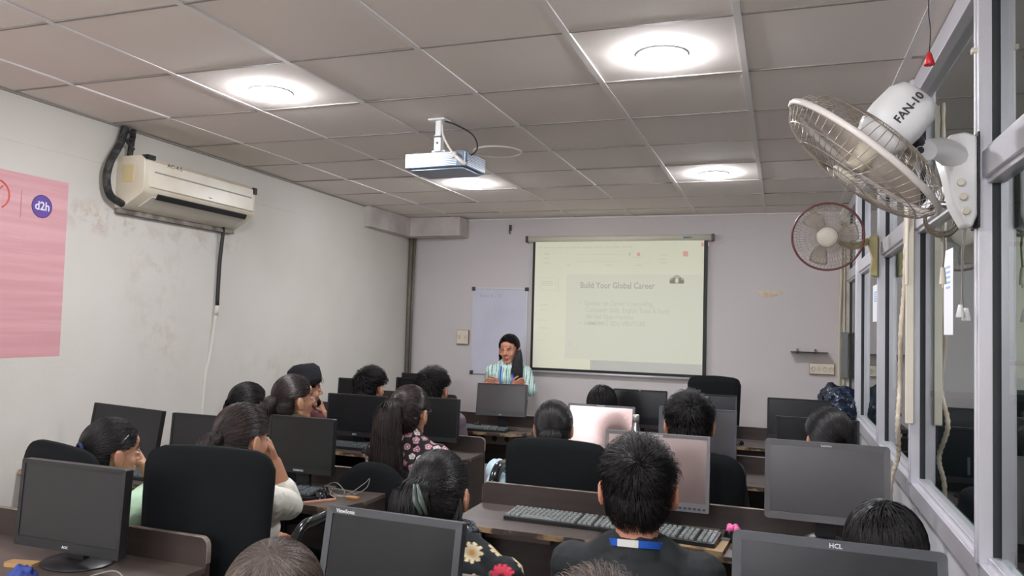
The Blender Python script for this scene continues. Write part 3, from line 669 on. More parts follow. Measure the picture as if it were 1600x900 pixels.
# papers on the glass
def sheet(y0, z0, w_, h_, label):
    t = thing('paper_notice', label, 'notice', (XR+.0215, y0, z0))
    bm = NB(); box(bm, (-.001, 0, 0), (.0, w_, h_)); obj('paper_sheet', bm, mat('white paper', (240, 240, 244), .7), t)
    bm = NB()
    for k in range(5): box(bm, (-.0014, w_*.3, h_*(.78-.06*k)), (-.001, w_*.75, h_*(.78-.06*k)+.008))
    obj('print_line', bm, mat('blue faint print', (150, 184, 226), .6), t)
sheet(2.96, 1.55, .155, .30, 'tall white paper notice with blue print on the nearest glass')
sheet(5.1, 1.62, .3, .23, 'white paper notice on the far glass beyond the second post')
# bags on the sill end
for k, (x, y, z, s, lab) in enumerate(((.42, 6.75, 0.0, .17, 'dark blue plastic bag bundle by the far glazing, left one'), (.44, 6.2, 0.0, .19, 'dark navy plastic bag bundle by the far glazing, right one'))):
    bm = NB(); ell(bm, (0, 0, 0), (s*.55, s, s*.7), sub=5)
    for v in bm.verts:
        d_ = noise.fractal(v.co*9+V((k*5, 0, 0)), .8, 2, 4); v.co += v.co.normalized()*(.035*d_+.02*abs(math.sin(v.co.y*60+v.co.z*20)))
    bmz = min(v.co.z for v in bm.verts); 
    t = obj('plastic_bag', bm, mat('navy plastic film', (24, 36, 58), .22, spec=.8), None, True); t.location = (x-.02, y, .99); tag(t, lab, 'bag')
t = thing('stool', 'narrow dark stand holding the plastic bags by the glazing', 'stand', (.38, 6.48, FZ))
bm = NB(); box(bm, (-.12, -.5, .9), (.12, .5, .93)); obj('top', bm, DESK, t, bevel=.004)
for sx in (-1, 1):
    for sy in (-1, 1): bm = NB(); box(bm, (sx*.1-.015, sy*.45-.015, 0), (sx*.1+.015, sy*.45+.015, .9)); obj('leg', bm, DESK, t)
# ------------------------------------------------------------------ desks
def desk(x0, x1, yp, label, aisle, depth=.40, group='dark computer desks in rows'):
    """aisle: +1 free end at x1 (left block), -1 free end at x0 (right block)"""
    t = thing('computer_desk', label, 'desk', ((x0+x1)/2, yp, FZ), group=group)
    hw = (x1-x0)/2; z = DZ-FZ; PT = .84-FZ; y0 = -depth+.02
    bm = NB()
    n = int(hw*2/.03); r = .05
    out = [(-hw, -.001), (-hw, y0), (hw, y0), (hw, -.001)]
    if aisle > 0: out = [(-hw, -.001), (-hw, y0), (hw-.10, y0), (hw-.03, y0+.07), (hw, y0+.17), (hw, -.001)]
    if aisle < 0: out = [(-hw, -.001), (-hw, y0+.17), (-hw+.03, y0+.07), (-hw+.10, y0), (hw, y0), (hw, -.001)]
    prism(bm, out, M.Translation((0, 0, z-.02)), .02); obj('desktop', bm, DESKTOP, t, bevel=.0015)
    bm = NB(); ed = out[1:-1]
    for a, b in zip(ed, ed[1:]):
        d = (V((b[0], b[1], 0))-V((a[0], a[1], 0))); nn = V((d.y, -d.x, 0)).normalized()*.002
        prism(bm, [(a[0], a[1]), (b[0], b[1]), (b[0]+nn.x, b[1]+nn.y), (a[0]+nn.x, a[1]+nn.y)], M.Translation((0, 0, z-.0205)), .0205)
    obj('edge_band', bm, EDGE, t)
    bm = NB(); c = (1, 1, 0, 0)
    prism(bm, rrect(-hw, z-.3, hw, PT, .028, 6, (1 if aisle > 0 else 0, 1 if aisle < 0 else 0, 0, 0)), T_front((0, .018, 0)), .018)
    obj('privacy_panel', bm, DESK, t, bevel=.001)
    # pale strip on the panel's top edge
    o2 = rrect(-hw, z-.3, hw, PT, .028, 6, (1 if aisle > 0 else 0, 1 if aisle < 0 else 0, 0, 0))
    top = [p for p in o2 if p[1] > z-.1]
    if aisle > 0: top = [(hw, z+.01)]+top
    else: top = top+[(-hw, z+.01)]
    bm = NB()
    for a, b in zip(top, top[1:]):
        d = V((b[0]-a[0], b[1]-a[1], 0))
        if d.length < 1e-5: continue
        nn = V((d.y, -d.x, 0)).normalized()*.0018
        prism(bm, [(a[0], a[1]), (b[0], b[1]), (b[0]+nn.x, b[1]+nn.y), (a[0]+nn.x, a[1]+nn.y)], T_front((0, .0182, 0)), .0184)
    obj('panel_edge_strip', bm, EDGEL, t)
    xs = [-hw+.01, 0, hw-.01]
    for i, x in enumerate(xs):
        bm = NB(); box(bm, (x-.009, (y0+.1 if i != 1 else y0+.14), 0), (x+.009, -.001, z-.021)); obj('side_panel', bm, DESK, t)
    for xa in (-hw+.03, hw-.5):
        bm = NB(); box(bm, (xa, -.035, z-.14), (xa+.30, -.002, z-.05)); so_ = obj('socket_strip', bm, mat('dusty socket box', (120, 112, 104), .6), t, bevel=.003)
        for i_ in range(3): bm = NB(); cyl(bm, (xa+.05+.1*i_, -.037, z-.095), (xa+.05+.1*i_, -.034, z-.095), .02, seg=16); obj('socket', bm, PLBLK2, so_)
    bm = NB(); box(bm, (-hw+.02, -.30, .12), (hw-.02, -.05, .138)); obj('lower_shelf', bm, DESK, t)
    return t
XA = -1.715
desk(XL(1.8)+.02, XA, 2.0, 'nearest dark desk on the left, under the rounded black monitor at the poster', 1)
desk(XL(3.0)+.02, XA, 3.2, 'left dark desk carrying the phone and tangled thin cable', 1)
desk(XL(4.2)+.02, XA, 4.4, 'left dark desk with chipped corner in front of the long-ponytail floral shirt', 1)
desk(XL(5.4)+.02, XA-.02, 5.6, 'left dark desk in front of the standing presenter', 1)
desk(XL(6.6)+.02, -2.95, 6.8, 'far short dark desk in the front left corner', 1)
desk(-1.25, .46, 2.0, 'nearest right dark desk carrying the two front cut-off monitors', -1)
desk(-1.25, .46, 3.2, 'right dark desk with two long grey keyboards', -1)
desk(-1.25, .46, 4.5, 'right dark desk under the monitor with bright pinkish reflection', -1)
desk(-1.25, .42, 5.85, 'farthest right dark desk before the screen, under the steel bottle row', -1)
# ------------------------------------------------------------------ monitors
def screen_mat(k):
    return {0: mat('matte dark screen', (42, 42, 43), .3, spec=.35),
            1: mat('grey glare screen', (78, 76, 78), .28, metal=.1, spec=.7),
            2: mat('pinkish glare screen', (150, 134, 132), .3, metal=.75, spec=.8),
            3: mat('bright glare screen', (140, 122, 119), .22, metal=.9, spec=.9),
            4: mat('very dark screen', (26, 27, 29), .26, spec=.3)}[k]
def monitor(x, y, ztop, w_, h_, label, bez=.016, chin=.03, style=PLBLK, scr=0, head=0, tilt=4, roll=0, logo=None, logopos='chin', base='round', cr_=.006, group='computer monitors on the desks', lsize=.014, buttons=False, depth=.05, foot=True):
    """x,y = screen centre front; the viewer's side is -y at heading 0"""
    t = thing('computer_monitor', label, 'monitor', (x, y, DZ), -math.radians(head), group=group)
    zc = ztop-DZ-h_/2
    TT = M.Translation((0, 0, zc)) @ M.Rotation(math.radians(roll), 4, 'Y') @ M.Rotation(math.radians(-tilt), 4, 'X')
    def add(name, bm, m, bev=0, sm=False):
        bmesh.ops.transform(bm, matrix=TT, verts=bm.verts); return obj(name, bm, m, t, sm, bev)
    hw, hh = w_/2, h_/2
    bm = NB(); prism(bm, rrect(-hw, -hh, hw, hh, cr_, 5), T_front((0, .028, 0)), .024)
    prism(bm, rrect(-hw*.62, -hh*.7, hw*.62, hh*.6, .03, 5), T_front((0, .028+depth*.6, 0)), depth*.6); casing = add('casing', bm, style, .002)
    # bezel ring
    outer = rrect(-hw, -hh, hw, hh, cr_, 5); n = len(outer)
    inner = rrect(-hw+bez, -hh+chin, hw-bez, hh-bez, .002, 5)
    bm = NB(); F = T_front((0, 0, 0))
    A = [bm.verts.new(F @ V((p[0], p[1], -.004))) for p in outer]; B_ = [bm.verts.new(F @ V((p[0]*.997, p[1]*.997, .002))) for p in outer]
    C_ = [bm.verts.new(F @ V((p[0], p[1], .001))) for p in inner]; D_ = [bm.verts.new(F @ V((p[0], p[1], -.004))) for p in inner]
    for P, Q in ((A, B_), (B_, C_), (C_, D_)):
        for i in range(n): bm.faces.new((P[i], P[(i+1) % n], Q[(i+1) % n], Q[i]))
    add('bezel', bm, style)
    bm = NB(); box(bm, (-hw+bez-.001, .0015, -hh+chin-.001), (hw-bez+.001, .004, hh-bez+.001)); add('screen', bm, screen_mat(scr))
    if logo:
        Tl = T_front((0, -.0022, -hh+chin*.35)) if logopos == 'chin' else (T_front((0, -.0022, hh-bez*.8)) if logopos == 'top' else (T_front((-hw+.03, -.0022, hh-bez*.8)) if logopos == 'topleft' else T_front((-hw*.6, -.0022, -hh+chin*.35))))
        o = text('logo', logo, lsize, LOGO, TT @ Tl, t, ax='CENTER' if logopos in ('chin', 'top') else 'LEFT', bold=.0002)
    if buttons:
        bm = NB()
        for i in range(6): box(bm, (hw*.45+i*.018, -.004, -hh+chin*.3), (hw*.45+i*.018+.01, -.001, -hh+chin*.55))
        add('button', bm, PLGRY)
    if foot:
        zb = zc-hh
        bm = NB(); box(bm, (-.035, .03, .008), (.035, .055, max(zc-.02, .06))); obj('stand_neck', bm, PLBLK, t, bevel=.004)
        bm = NB()
        if base == 'round': lathe(bm, [(.115, 0), (.118, .004), (.11, .009), (.04, .016), (0, .016)], M.Translation((0, .045, 0)) @ M.Diagonal((1, .85, 1, 1)), 36)
        elif base == 'dome': lathe(bm, [(.1, 0), (.1, .01), (.085, .035), (.05, .055), (0, .06)], M.Translation((0, .05, 0)) @ M.Diagonal((1, .8, 1, 1)), 32)
        else: prism(bm, rrect(-.12, -.06, .12, .11, .03), M.Identity(4), .012)
        obj('stand_base', bm, PLBLK, t, bevel=.002)
    return t
# row A
monitor(-2.108, 1.83, 1.068, .437, .272, 'nearest left black monitor with small silver logo in front of tilted chair', bez=.014, chin=.03, scr=0, logo='AOC', tilt=3, logopos='chin', depth=.04, lsize=.012)
monitor(-.955, 1.78, 1.046, .405, .30, 'charcoal monitor cut by the bottom edge with reflections, beside the chair armrest', bez=.019, chin=.04, style=PLGRY, scr=4, logo='ViewSonic', logopos='topleft', tilt=10, head=2)
monitor(.115, 1.80, 1.098, .432, .29, 'wide charcoal monitor cut by the bottom edge at lower right', bez=.02, chin=.04, style=PLGRY, scr=4, logo='HCL', logopos='top', tilt=12, cr_=.012)
# row B
monitor(-2.095, 3.03, 1.088, .35, .255, 'glossy black monitor above the phone and keyboard', bez=.012, chin=.025, scr=0, logo='SAMSUNG', tilt=2, lsize=.012)
monitor(-2.68, 3.05, 1.058, .38, .26, 'black monitor partly behind the empty-looking high black chair', bez=.012, chin=.028, scr=0, tilt=4)
monitor(-3.155, 3.03, 1.072, .45, .29, 'black monitor against the left wall behind the girl with a hair clip', bez=.013, chin=.028, scr=0, tilt=8, roll=2)
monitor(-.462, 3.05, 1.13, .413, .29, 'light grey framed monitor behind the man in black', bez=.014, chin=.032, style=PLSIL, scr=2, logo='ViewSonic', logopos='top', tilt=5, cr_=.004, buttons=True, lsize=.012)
monitor(.156, 3.0, 1.148, .421, .285, 'large grey rounded monitor on the right with blank dim screen', bez=.02, chin=.026, style=mat('warm grey plastic', (92, 90, 92), .42), scr=1, logo='Lenovo', logopos='top', base='dome', cr_=.014, tilt=6, lsize=.012)
# row C
monitor(-2.535, 4.25, 1.07, .42, .262, 'black monitor with small round logo and keyboard below, left of the long ponytail', bez=.010, chin=.03, scr=4, logo='AOC', tilt=3, lsize=.014)
monitor(-2.03, 4.25, 1.083, .40, .262, 'black monitor partly hidden behind the long ponytail', bez=.010, chin=.026, scr=4, tilt=3)
monitor(-3.15, 4.25, 1.0, .42, .262, 'black monitor by the left wall between two heads', bez=.012, chin=.026, scr=4, tilt=3)
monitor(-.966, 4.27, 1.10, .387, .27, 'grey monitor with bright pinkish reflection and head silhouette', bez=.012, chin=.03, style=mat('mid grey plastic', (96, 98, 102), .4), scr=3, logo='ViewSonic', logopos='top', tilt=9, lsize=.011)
monitor(-.43, 4.28, 1.112, .415, .285, 'grey monitor behind the man with short hair seated mid right', bez=.012, chin=.03, style=mat('slate plastic', (74, 80, 86), .4), scr=1, tilt=3)
monitor(.176, 4.3, 1.097, .41, .27, 'dark monitor behind the dark-haired head near the glazing', bez=.012, chin=.028, scr=4, tilt=3)
# row D
monitor(-1.972, 5.38, 1.095, .395, .24, 'charcoal monitor tilted up in front of the standing presenter', bez=.010, chin=.018, style=mat('charcoal satin', (62, 66, 68), .4), scr=1, logo='LG', tilt=9, lsize=.012, roll=-1)
monitor(-3.2, 5.4, 1.07, .39, .26, 'black monitor near the left wall beside a short-haired head', bez=.012, chin=.026, scr=4)
monitor(-2.67, 5.4, 1.1, .40, .26, 'black monitor far left-centre beside the second short-haired head', bez=.012, chin=.026, scr=4)
monitor(-.95, 5.45, 1.10, .385, .27, 'black monitor behind the far bobbed head below the screen', bez=.010, chin=.026, style=PLBLK2, scr=4, logo='hp', logopos='top')
monitor(-.49, 5.45, 1.095, .41, .27, 'black monitor just in front of the far empty chair', bez=.010, chin=.026, scr=4)
monitor(.112, 5.5, 1.092, .40, .27, 'far right black monitor near the corner switchboard', bez=.010, chin=.026, style=PLBLK2, scr=4)
monitor(-3.27, 6.6, 1.045, .36, .25, 'farthest black monitor in the front left corner by the conduit', bez=.012, chin=.026, scr=4)
# ------------------------------------------------------------------ keyboards and mice
def keyboard(x, y, rz, label, km=KEYM, L=.44, D=.15, z=DZ, tilt=3):
    t = thing('keyboard', label, 'keyboard', (x, y, z), math.radians(rz), group='keyboards on the desks')
    t.rotation_euler[0] = math.radians(tilt)
    bm = NB(); prism(bm, rrect(-L/2, -D/2, L/2, D/2, .01), M.Translation((0, 0, .004)), .016); obj('case', bm, PLBLK, t, bevel=.002)
    bm = NB(); p = L/22.8
    for r in range(6):
        zt = .02; yy = D/2-.02-r*(D-.036)/5.4-(.004 if r else 0)
        c = 0; o = (0, .25, .5, .25, 0, 0)[r]; i = 0
        while i < 22:
            if i in (15, 18.5): i += .5
            ww = 1
            if r == 5 and 3 <= i < 4: ww = 7
            if i >= 22: break
            xx = -L/2+.008+i*p
            if xx+ww*p > L/2-.006: break
            vs = box(bm, (xx+.001, yy-.008, zt), (xx+ww*p-.002, yy+.008, zt+.007))
            cx = xx+ww*p/2
            for v in vs:
                if v.co.z > zt+.005: v.co.x = cx+(v.co.x-cx)*.8; v.co.y = yy+(v.co.y-yy)*.75
            i += ww
    obj('key_field', bm, km, t)
    bm = NB(); box(bm, (-L/2+.02, D/2-.02, 0), (-L/2+.05, D/2-.005, .006)); box(bm, (L/2-.05, D/2-.02, 0), (L/2-.02, D/2-.005, .006)); obj('foot', bm, PLBLK2, t)
    return t
keyboard(-.84, 3.03, -2, 'dark keyboard with grey worn keys left of the man in black', KEYW, .445, .15)
keyboard(-.43, 2.945, -6, 'grey keyboard in front of the man in black beside the pink flower', KEYW, .44, .15)
keyboard(-2.17, 2.98, 2, 'black keyboard under the monitor above the phone', KEYM, .42, .14)
keyboard(-3.05, 2.95, 0, 'black keyboard behind the hand of the girl in green', KEYM, .42, .14)
keyboard(-2.58, 4.17, 0, 'black keyboard left of the floral shirt girl', KEYM, .42, .14)
keyboard(-2.1, 5.3, 4, 'slim black keyboard below the presenter', KEYM, .42, .13)
keyboard(-.88, 4.22-.08, 0, 'black keyboard below the monitor with the pinkish glare', KEYM, .4, .13)
def mouse(x, y, rz, label, cable=None):
    t = thing('computer_mouse', label, 'mouse', (x, y, DZ), math.radians(rz), group='black mice on the desks')
    bm = NB(); vs = ell(bm, (0, 0, .0), (.031, .056, .034), sub=4)
    for v in vs:
        v.co.z = max(v.co.z, 0); v.co.z *= 1+.15*(-v.co.y/.056)
    obj('shell', bm, mat('glossy black', (20, 20, 22), .16), t, True)
    bm = NB(); cyl(bm, (-.003, .028, .028), (.003, .028, .028), .007, seg=14); obj('wheel', bm, PLGRY, t)
    bm = NB(); tube(bm, smooth_path([(0, .05, .01), (.01, .075, .004), (-.02, .1, .004), (.015, .13, .004)]), .0018, 6); obj('cable', bm, CABLEK, t, True)
    return t
mouse(-1.935, 2.885+.09, 30, 'glossy black mouse between the left keyboard and the phone')
mouse(-2.345, 4.08, 10, 'black mouse left of the floral shirt girl')
mouse(-2.2, 5.48, 10, 'black mouse behind the slim keyboard below the presenter')
mouse(-.27, 5.58, 0, 'black mouse on the far right desk beyond the rounded chair')
mouse(-.17, 3.08, 20, 'small black mouse under the pink paper flower')
mouse(.33, 5.55, 0, 'black mouse at the far right monitor base')
# small things on the desks
t = thing('smartphone', 'phone in a rose gold case lying on the left desk', 'phone', (-1.915, 2.905, DZ), math.radians(-38))
bm = NB(); prism(bm, rrect(-.039, -.08, .039, .08, .012), M.Identity(4), .011); obj('case', bm, mat('rose gold case', (218, 160, 138), .35), t, bevel=.002)
bm = NB(); prism(bm, rrect(-.034, -.075, .034, .075, .009), M.Translation((0, 0, .0105)), .0012); obj('screen', bm, mat('phone glass', (14, 14, 18), .06), t)
bm = NB(); cyl(bm, (-.005, -.081, .0055), (.005, -.081, .0055), .0015, seg=8); obj('port', bm, PLBLK, t)
bm = NB()
tube(bm, smooth_path([(-1.98, 3.1, .76), (-1.93, 3.06, .775), (-1.9, 3.0, .757), (-1.82, 3.05, .757), (-1.78, 3.1, .78), (-1.775, 3.12, .82), (-1.79, 3.1, .80), (-1.84, 3.03, .757), (-1.9, 3.02, .76), (-1.96, 3.08, .765), (-1.88, 3.1, .76), (-1.8, 3.04, .757), (-1.86, 2.99, .757)]), .0016, 6)
tube(bm, smooth_path([(-2.02, 3.12, .757), (-1.94, 3.1, .79), (-1.86, 3.05, .757), (-1.9, 2.98, .757), (-1.83, 2.99, .757)]), .0018, 6)
tag(obj('tangled_cable', bm, CABLEG, None, True), 'thin tangled grey cable on the left desk right of the phone', 'cable')
bm = NB(); box(bm, (-.03, -.012, 0), (.03, .012, .012)); t = obj('cork_piece', bm, mat('cork', (176, 130, 80), .8), bevel=.003); t.location = (-1.79, 3.0, DZ); tag(t, 'small tan wood piece on the left desk near the tangled cable', 'wood piece')
t = thing('water_bottle', 'brushed steel water bottle standing between two grey monitors', 'bottle', (-.735, 4.12, DZ), 0)
bm = NB(); lathe(bm, [(.031, 0), (.034, .004), (.034, .19), (.031, .215), (.02, .262), (.0165, .285), (.0165, .29), (0, .29)], seg=32); obj('flask', bm, STEEL, t)
bm = NB(); lathe(bm, [(.0185, .286), (.0185, .322), (.016, .326), (0, .326)], seg=28); obj('cap', bm, mat('satin cap', (206, 206, 206), .35, metal=.7), t)
t = thing('paper_flower', 'small pink paper flower on the right desk beside the grey keyboard', 'flower', (-.165, 3.02, DZ+.0))
bm = NB()
for k in range(7):
    a = k*2*math.pi/7
    ell(bm, (.014*math.cos(a), .014*math.sin(a), .05+.006*(k % 2)), (.013, .009, .012), Euler((0, .5, a)).to_matrix(), 2)
obj('petals', bm, mat('pink petal', (236, 110, 170), .6), t, True)
bm = NB(); cyl(bm, (0, 0, 0), (0, 0, .045), .012, .009, seg=16); obj('holder', bm, PLBLK, t)
t = thing('cloth_rag', 'small crumpled blue cloth on the nearest left desk', 'cloth', (-2.12, 1.69, DZ))
bm = NB(); ell(bm, (0, 0, .012), (.04, .03, .028), sub=4)
for v in bm.verts: v.co += v.co.normalized()*.012*noise.noise(v.co*60); v.co.z = max(0, v.co.z)
obj('folded_cloth', bm, mat('blue cloth', (52, 70, 140), .85), t, True)
bm = NB(); prism(bm, rrect(-.05, -.02, .05, .02, .008), M.Identity(4), .012); t = obj('wooden_block', bm, mat('tan wood', (178, 142, 96), .7)); t.location = (-2.235, 1.78, DZ); t.rotation_euler = (0, 0, .2); tag(t, 'thin tan wooden block on the nearest left desk at the picture corner', 'wood piece')
bm = NB(); tube(bm, smooth_path([(-1.95, 1.78, .757), (-1.88, 1.8, .775), (-1.8, 1.76, .77), (-1.76, 1.7, .757)]), .0025, 6); tag(obj('desk_cable', bm, CABLEG, None, True), 'grey cable arching on the nearest left desk', 'cable')
bm = NB(); prism(bm, rrect(-.15, -.1, .15, .1, .004), M.Identity(4), .015); t = obj('writing_board', bm, EDGE); t.location = (-.33, 2.93, DZ+.0005); t.rotation_euler = (0, 0, -.08); tag(t, 'brown board with worn edge under the grey keyboard', 'board')
MB_ = None
for o in bpy.data.objects:
    if o.get('label', '').startswith('grey keyboard in front'): o.location.z = DZ+.0155
t = thing('open_notebook', 'white paper sheets seen past the high-backed chair on the right', 'paper', (-.335, 4.1, DZ+.0), math.radians(-5))
bm = NB(); box(bm, (-.1, 0, 0), (.1, .14, .003)); 
for v in bm.verts:
    if v.co.y > .07: v.co.z += .10
obj('page_stack', bm, mat('white paper', (240, 240, 244), .7), t)
# ------------------------------------------------------------------ chairs
def chair(x, y, rz, label, w_=.46, top=1.05, h_=.56, r=.07, lean=6, arms=True, style='panel', mat_=None, group='black office chairs', roll=0, th=.045, armz=0, armx=.275):
    t = thing('office_chair', label, 'chair', (x, y, FZ), math.radians(rz), group=group)
    mat_ = mat_ or FABBLK
    zt = top-FZ; zc = zt-h_/2
    TT = M.Translation((0, 0, zc)) @ M.Rotation(math.radians(roll), 4, 'Y') @ M.Rotation(math.radians(lean), 4, 'X')
    bm = NB()
    if style == 'panel':
        pillow(bm, w_, h_, th, r, 14, lambda X, Y, Z: (X*(1-.10*(.5-Z/h_)), Y+.25*X*X*1.2-.02*math.cos(Z/h_*5), Z+.02*(1-(2*X/w_)**2)*(Z > 0)*(Z*2/h_)), edge=.45, T=TT)
    obj('backrest', bm, mat_, t, True)
    if style != 'panel': pass
    bm = NB(); box(bm, (-.03, -.005-.03, .42), (.03, .012-.03, zc)); tube(bm, smooth_path([(0, .22, .40), (0, .03, .41), (0, -.035, .46), (0, -.04, zc)]), .016, 8); obj('back_support', bm, PLBLK2, t)
    bm = NB(); pillow(bm, .48, .46, .08, .1, 10, None, edge=.5, T=M.Translation((0, .26, .44)) @ M.Rotation(math.pi/2, 4, 'X')); obj('seat', bm, mat_, t, True)
    bm = NB(); cyl(bm, (0, .25, .1), (0, .25, .4), .025, seg=16); cyl(bm, (0, .25, .08), (0, .25, .14), .04, seg=16); obj('gas_lift', bm, PLBLK2, t)
    bm = NB()
    for k in range(5):
        a = k*2*math.pi/5+.3; tube(bm, [(0, .25, .11), (.16*math.cos(a), .25+.16*math.sin(a), .095), (.28*math.cos(a), .25+.28*math.sin(a), .07)], [.024, .02, .014], 8)
    obj('star_base', bm, PLBLK2, t)
    for k in range(5):
        a = k*2*math.pi/5+.3; c = V((.28*math.cos(a), .25+.28*math.sin(a), .028)); d = V((-math.sin(a), math.cos(a), 0))
        bm = NB(); cyl(bm, c-d*.02, c+d*.02, .028, seg=18); obj('caster', bm, PLBLK2, t)
    if arms:
        for s in (-1, 1):
            bm = NB()
            X_ = s*armx; tube(bm, smooth_path([(s*.24, .16, .43), (X_*.98, .10, .52), (X_, .06, .64+armz*.8), (X_, .12, .70+armz), (X_, .24, .705+armz), (X_, .36, .69+armz), (X_, .38, .62+armz*.8), (X_*.97, .33, .5), (s*.24, .3, .43)]), .018, 10, ry=1.5)
            obj('armrest', bm, mat('glossy black plastic', (26, 27, 28), .18), t, True)
    return t
c1 = chair(-1.835, 2.13, 8, 'large black high-back chair left of centre, seen from behind', w_=.49, top=1.085, h_=.72, r=.07, lean=4, th=.05, armz=.16, armx=.285)
c1['label'] = 'large black high-back chair in the left foreground with marked armrest'
ar = [o for o in c1.children if o.name.startswith('armrest')][1]
text('lettering', 'CH-115', .035, LOGO, frame((0, -.25, 1), (0, 1, .25), (1, 0, 0), (.306, .10, .60)), ar)
chair(-2.55, 2.17, -6, 'low black chair at far left with tilted top, behind the hair-clip girl', w_=.44, top=1.035, h_=.5, r=.09, lean=8, roll=4)
chair(-.955, 3.33, 2, 'wide black chair in the middle aisle desk row, seen from behind', w_=.47, top=1.015, h_=.5, r=.05, lean=5, armz=.2, armx=.31)
chair(-.345, 3.4, 0, 'black chair partly behind the light grey monitor', w_=.42, top=1.0, h_=.52, r=.09)
chair(-.51, 6.35, 0, 'empty black chair at the front below the projection screen', w_=.42, top=1.15, h_=.72, r=.05, lean=2, arms=False)
GRN = mat('grey green chair trim', (96, 118, 98), .45)
ch = chair(-1.02, 2.02, 10, 'low round-backed chair with grey green rim behind the large-flower dress', w_=.42, top=.90, h_=.42, r=.19, lean=8)
bm = NB(); pts = []
for k in range(33):
    a = math.pi*(k/32); pts.append((.215*math.cos(a), -.015-.0+.04*abs(math.cos(a)), .63+.31*math.sin(a)))
tube(bm, pts, .013, 8); obj('rim', bm, GRN, ch, True)
chair(-1.80, 3.2, 6, 'low black round-backed chair of the floral shirt girl', w_=.40, top=.86, h_=.40, r=.18, lean=8, arms=False)
chair(-.42, 2.02, 0, 'low black chair under the man in black', w_=.42, top=.80, h_=.40, r=.1, arms=False)
for x, y, l in ((.27, 2.1, 'low black chair of the seated dark head at lower right'), (-2.78, 3.2, 'black chair of the girl with hair bun by the left wall'), (-2.3, 3.22, 'black chair of the olive shirt ponytail girl'),
                (-2.75, 4.45, 'black chair of the left short-haired man'), (-2.24, 4.45, 'black chair of the second short-haired man'), (-1.05, 4.62, 'black chair of the far bobbed head'), (.17, 3.3, 'black chair of the dark head near the glazing'),
                (-.93, .9, 'black chair of the brown-haired head at bottom left'), (-.27, .85, 'black chair of the head at bottom centre')):
    chair(x, y, 0, l, w_=.40, top=.82, h_=.38, r=.1, arms=False)
# ------------------------------------------------------------------ people
def prims_mesh(prims, voxel, T=None, smooth=2, disp=None):
    bm = NB()
    for p in prims:
        if p[0] == 'e': ell(bm, p[1], p[2], p[3] if len(p) > 3 else None, 3)
        else:
            _, a, b, ra, rb = p
            a, b = V(a), V(b)
            ell(bm, a, (ra,)*3, None, 2); ell(bm, b, (rb,)*3, None, 2)
            if (b-a).length > 1e-4: cyl(bm, a, b, ra*.985, rb*.985, 16)
    me = bpy.data.meshes.new('tmp'); bm.to_mesh(me); bm.free()
    o = bpy.data.objects.new('tmp', me); COL.objects.link(o)
    r = o.modifiers.new('r', 'REMESH'); r.mode = 'VOXEL'; r.voxel_size = voxel
    s = o.modifiers.new('s', 'SMOOTH'); s.factor = .6; s.iterations = smooth
    bpy.context.view_layer.update()
    m2 = bpy.data.meshes.new_from_object(o.evaluated_get(bpy.context.evaluated_depsgraph_get()))
    bpy.data.objects.remove(o); bpy.data.meshes.remove(me)
    m2.polygons.foreach_set('use_smooth', [True]*len(m2.polygons))
    if T is not None: m2.transform(T)
    return m2
def folds(me, amp=.006, sc=(9, 9, 5), seed=0):
    nv = len(me.vertices); co_ = np.zeros(nv*3); me.vertices.foreach_get('co', co_); co_ = co_.reshape(-1, 3)
    no = np.zeros(nv*3); me.vertex_normals.foreach_get('vector', no); no = no.reshape(-1, 3)
    for i in range(nv):
        c = co_[i]; q = V((c[0]*sc[0]+seed*7, c[1]*sc[1], c[2]*sc[2]))
        d = noise.noise(q)+.5*noise.noise(q*2.3); d = (1-abs(d)*2.2)*.6
        co_[i] += no[i]*amp*d
    me.vertices.foreach_set('co', co_.ravel()); me.update()
def paint(me, fn):
    nv = len(me.vertices); c = np.zeros(nv*3); me.vertices.foreach_get('co', c); c = c.reshape(-1, 3)
    no = np.zeros(nv*3); me.vertex_normals.foreach_get('vector', no); no = no.reshape(-1, 3)
    rgb = fn(c, no); at = me.color_attributes.new('pattern', 'FLOAT_COLOR', 'POINT')
    at.data.foreach_set('color', np.concatenate([rgb, np.ones((nv, 1))], 1).ravel())
def scatter(c, spacing, rng):
    idx = rng.permutation(len(c)); sel = []
    for i in idx:
        if all(np.sum((c[i]-c[j])**2) > spacing[0]**2 for j in sel): sel.append(i)
        if len(sel) > spacing[1]: break
    return sel
def L3(*c): return np.array(lin(c))
def flowers_big(c, no):
    rng = np.random.default_rng(12); out = np.tile(L3(26, 30, 34), (len(c), 1)); sel = scatter(c, (.078, 150), rng)
    kinds = [(L3(196, 70, 160), L3(226, 120, 60), .052, 15), (L3(236, 218, 178), L3(214, 150, 60), .034, 9), (L3(232, 66, 92), L3(120, 20, 40), .040, 13)]
    for q, i in enumerate(sel):
        pc, cc, R, n = kinds[(1, 0, 1, 2, 1, 0, 1)[q % 7]]
        d = c-c[i]; near = np.where((d**2).sum(1) < R*R)[0]; N_ = no[i]; a = np.cross(N_, [.3, .2, 1.]); a /= np.linalg.norm(a); b = np.cross(N_, a)
        x = d[near]@a; y = d[near]@b; r = np.hypot(x, y); th = np.arctan2(y, x)
        pet = r < R*(.62+.38*np.abs(np.cos(th*n/2)))
        front = (no[near]@N_) > .1
        k = near[pet & front]; rr = r[pet & front][:, None]/R; out[k] = pc*(.55+.6*rr)
        k = near[(r < R*.24) & front]; out[k] = cc
    # green sprigs
    for i in scatter(c, (.13, 60), rng):
        d = c-c[i]; m_ = (np.abs(d[:, 0]+d[:, 2]*.5) < .004) & ((d**2).sum(1) < .025**2) & (out.sum(1) < .08); out[m_] = L3(60, 110, 84)
    return out
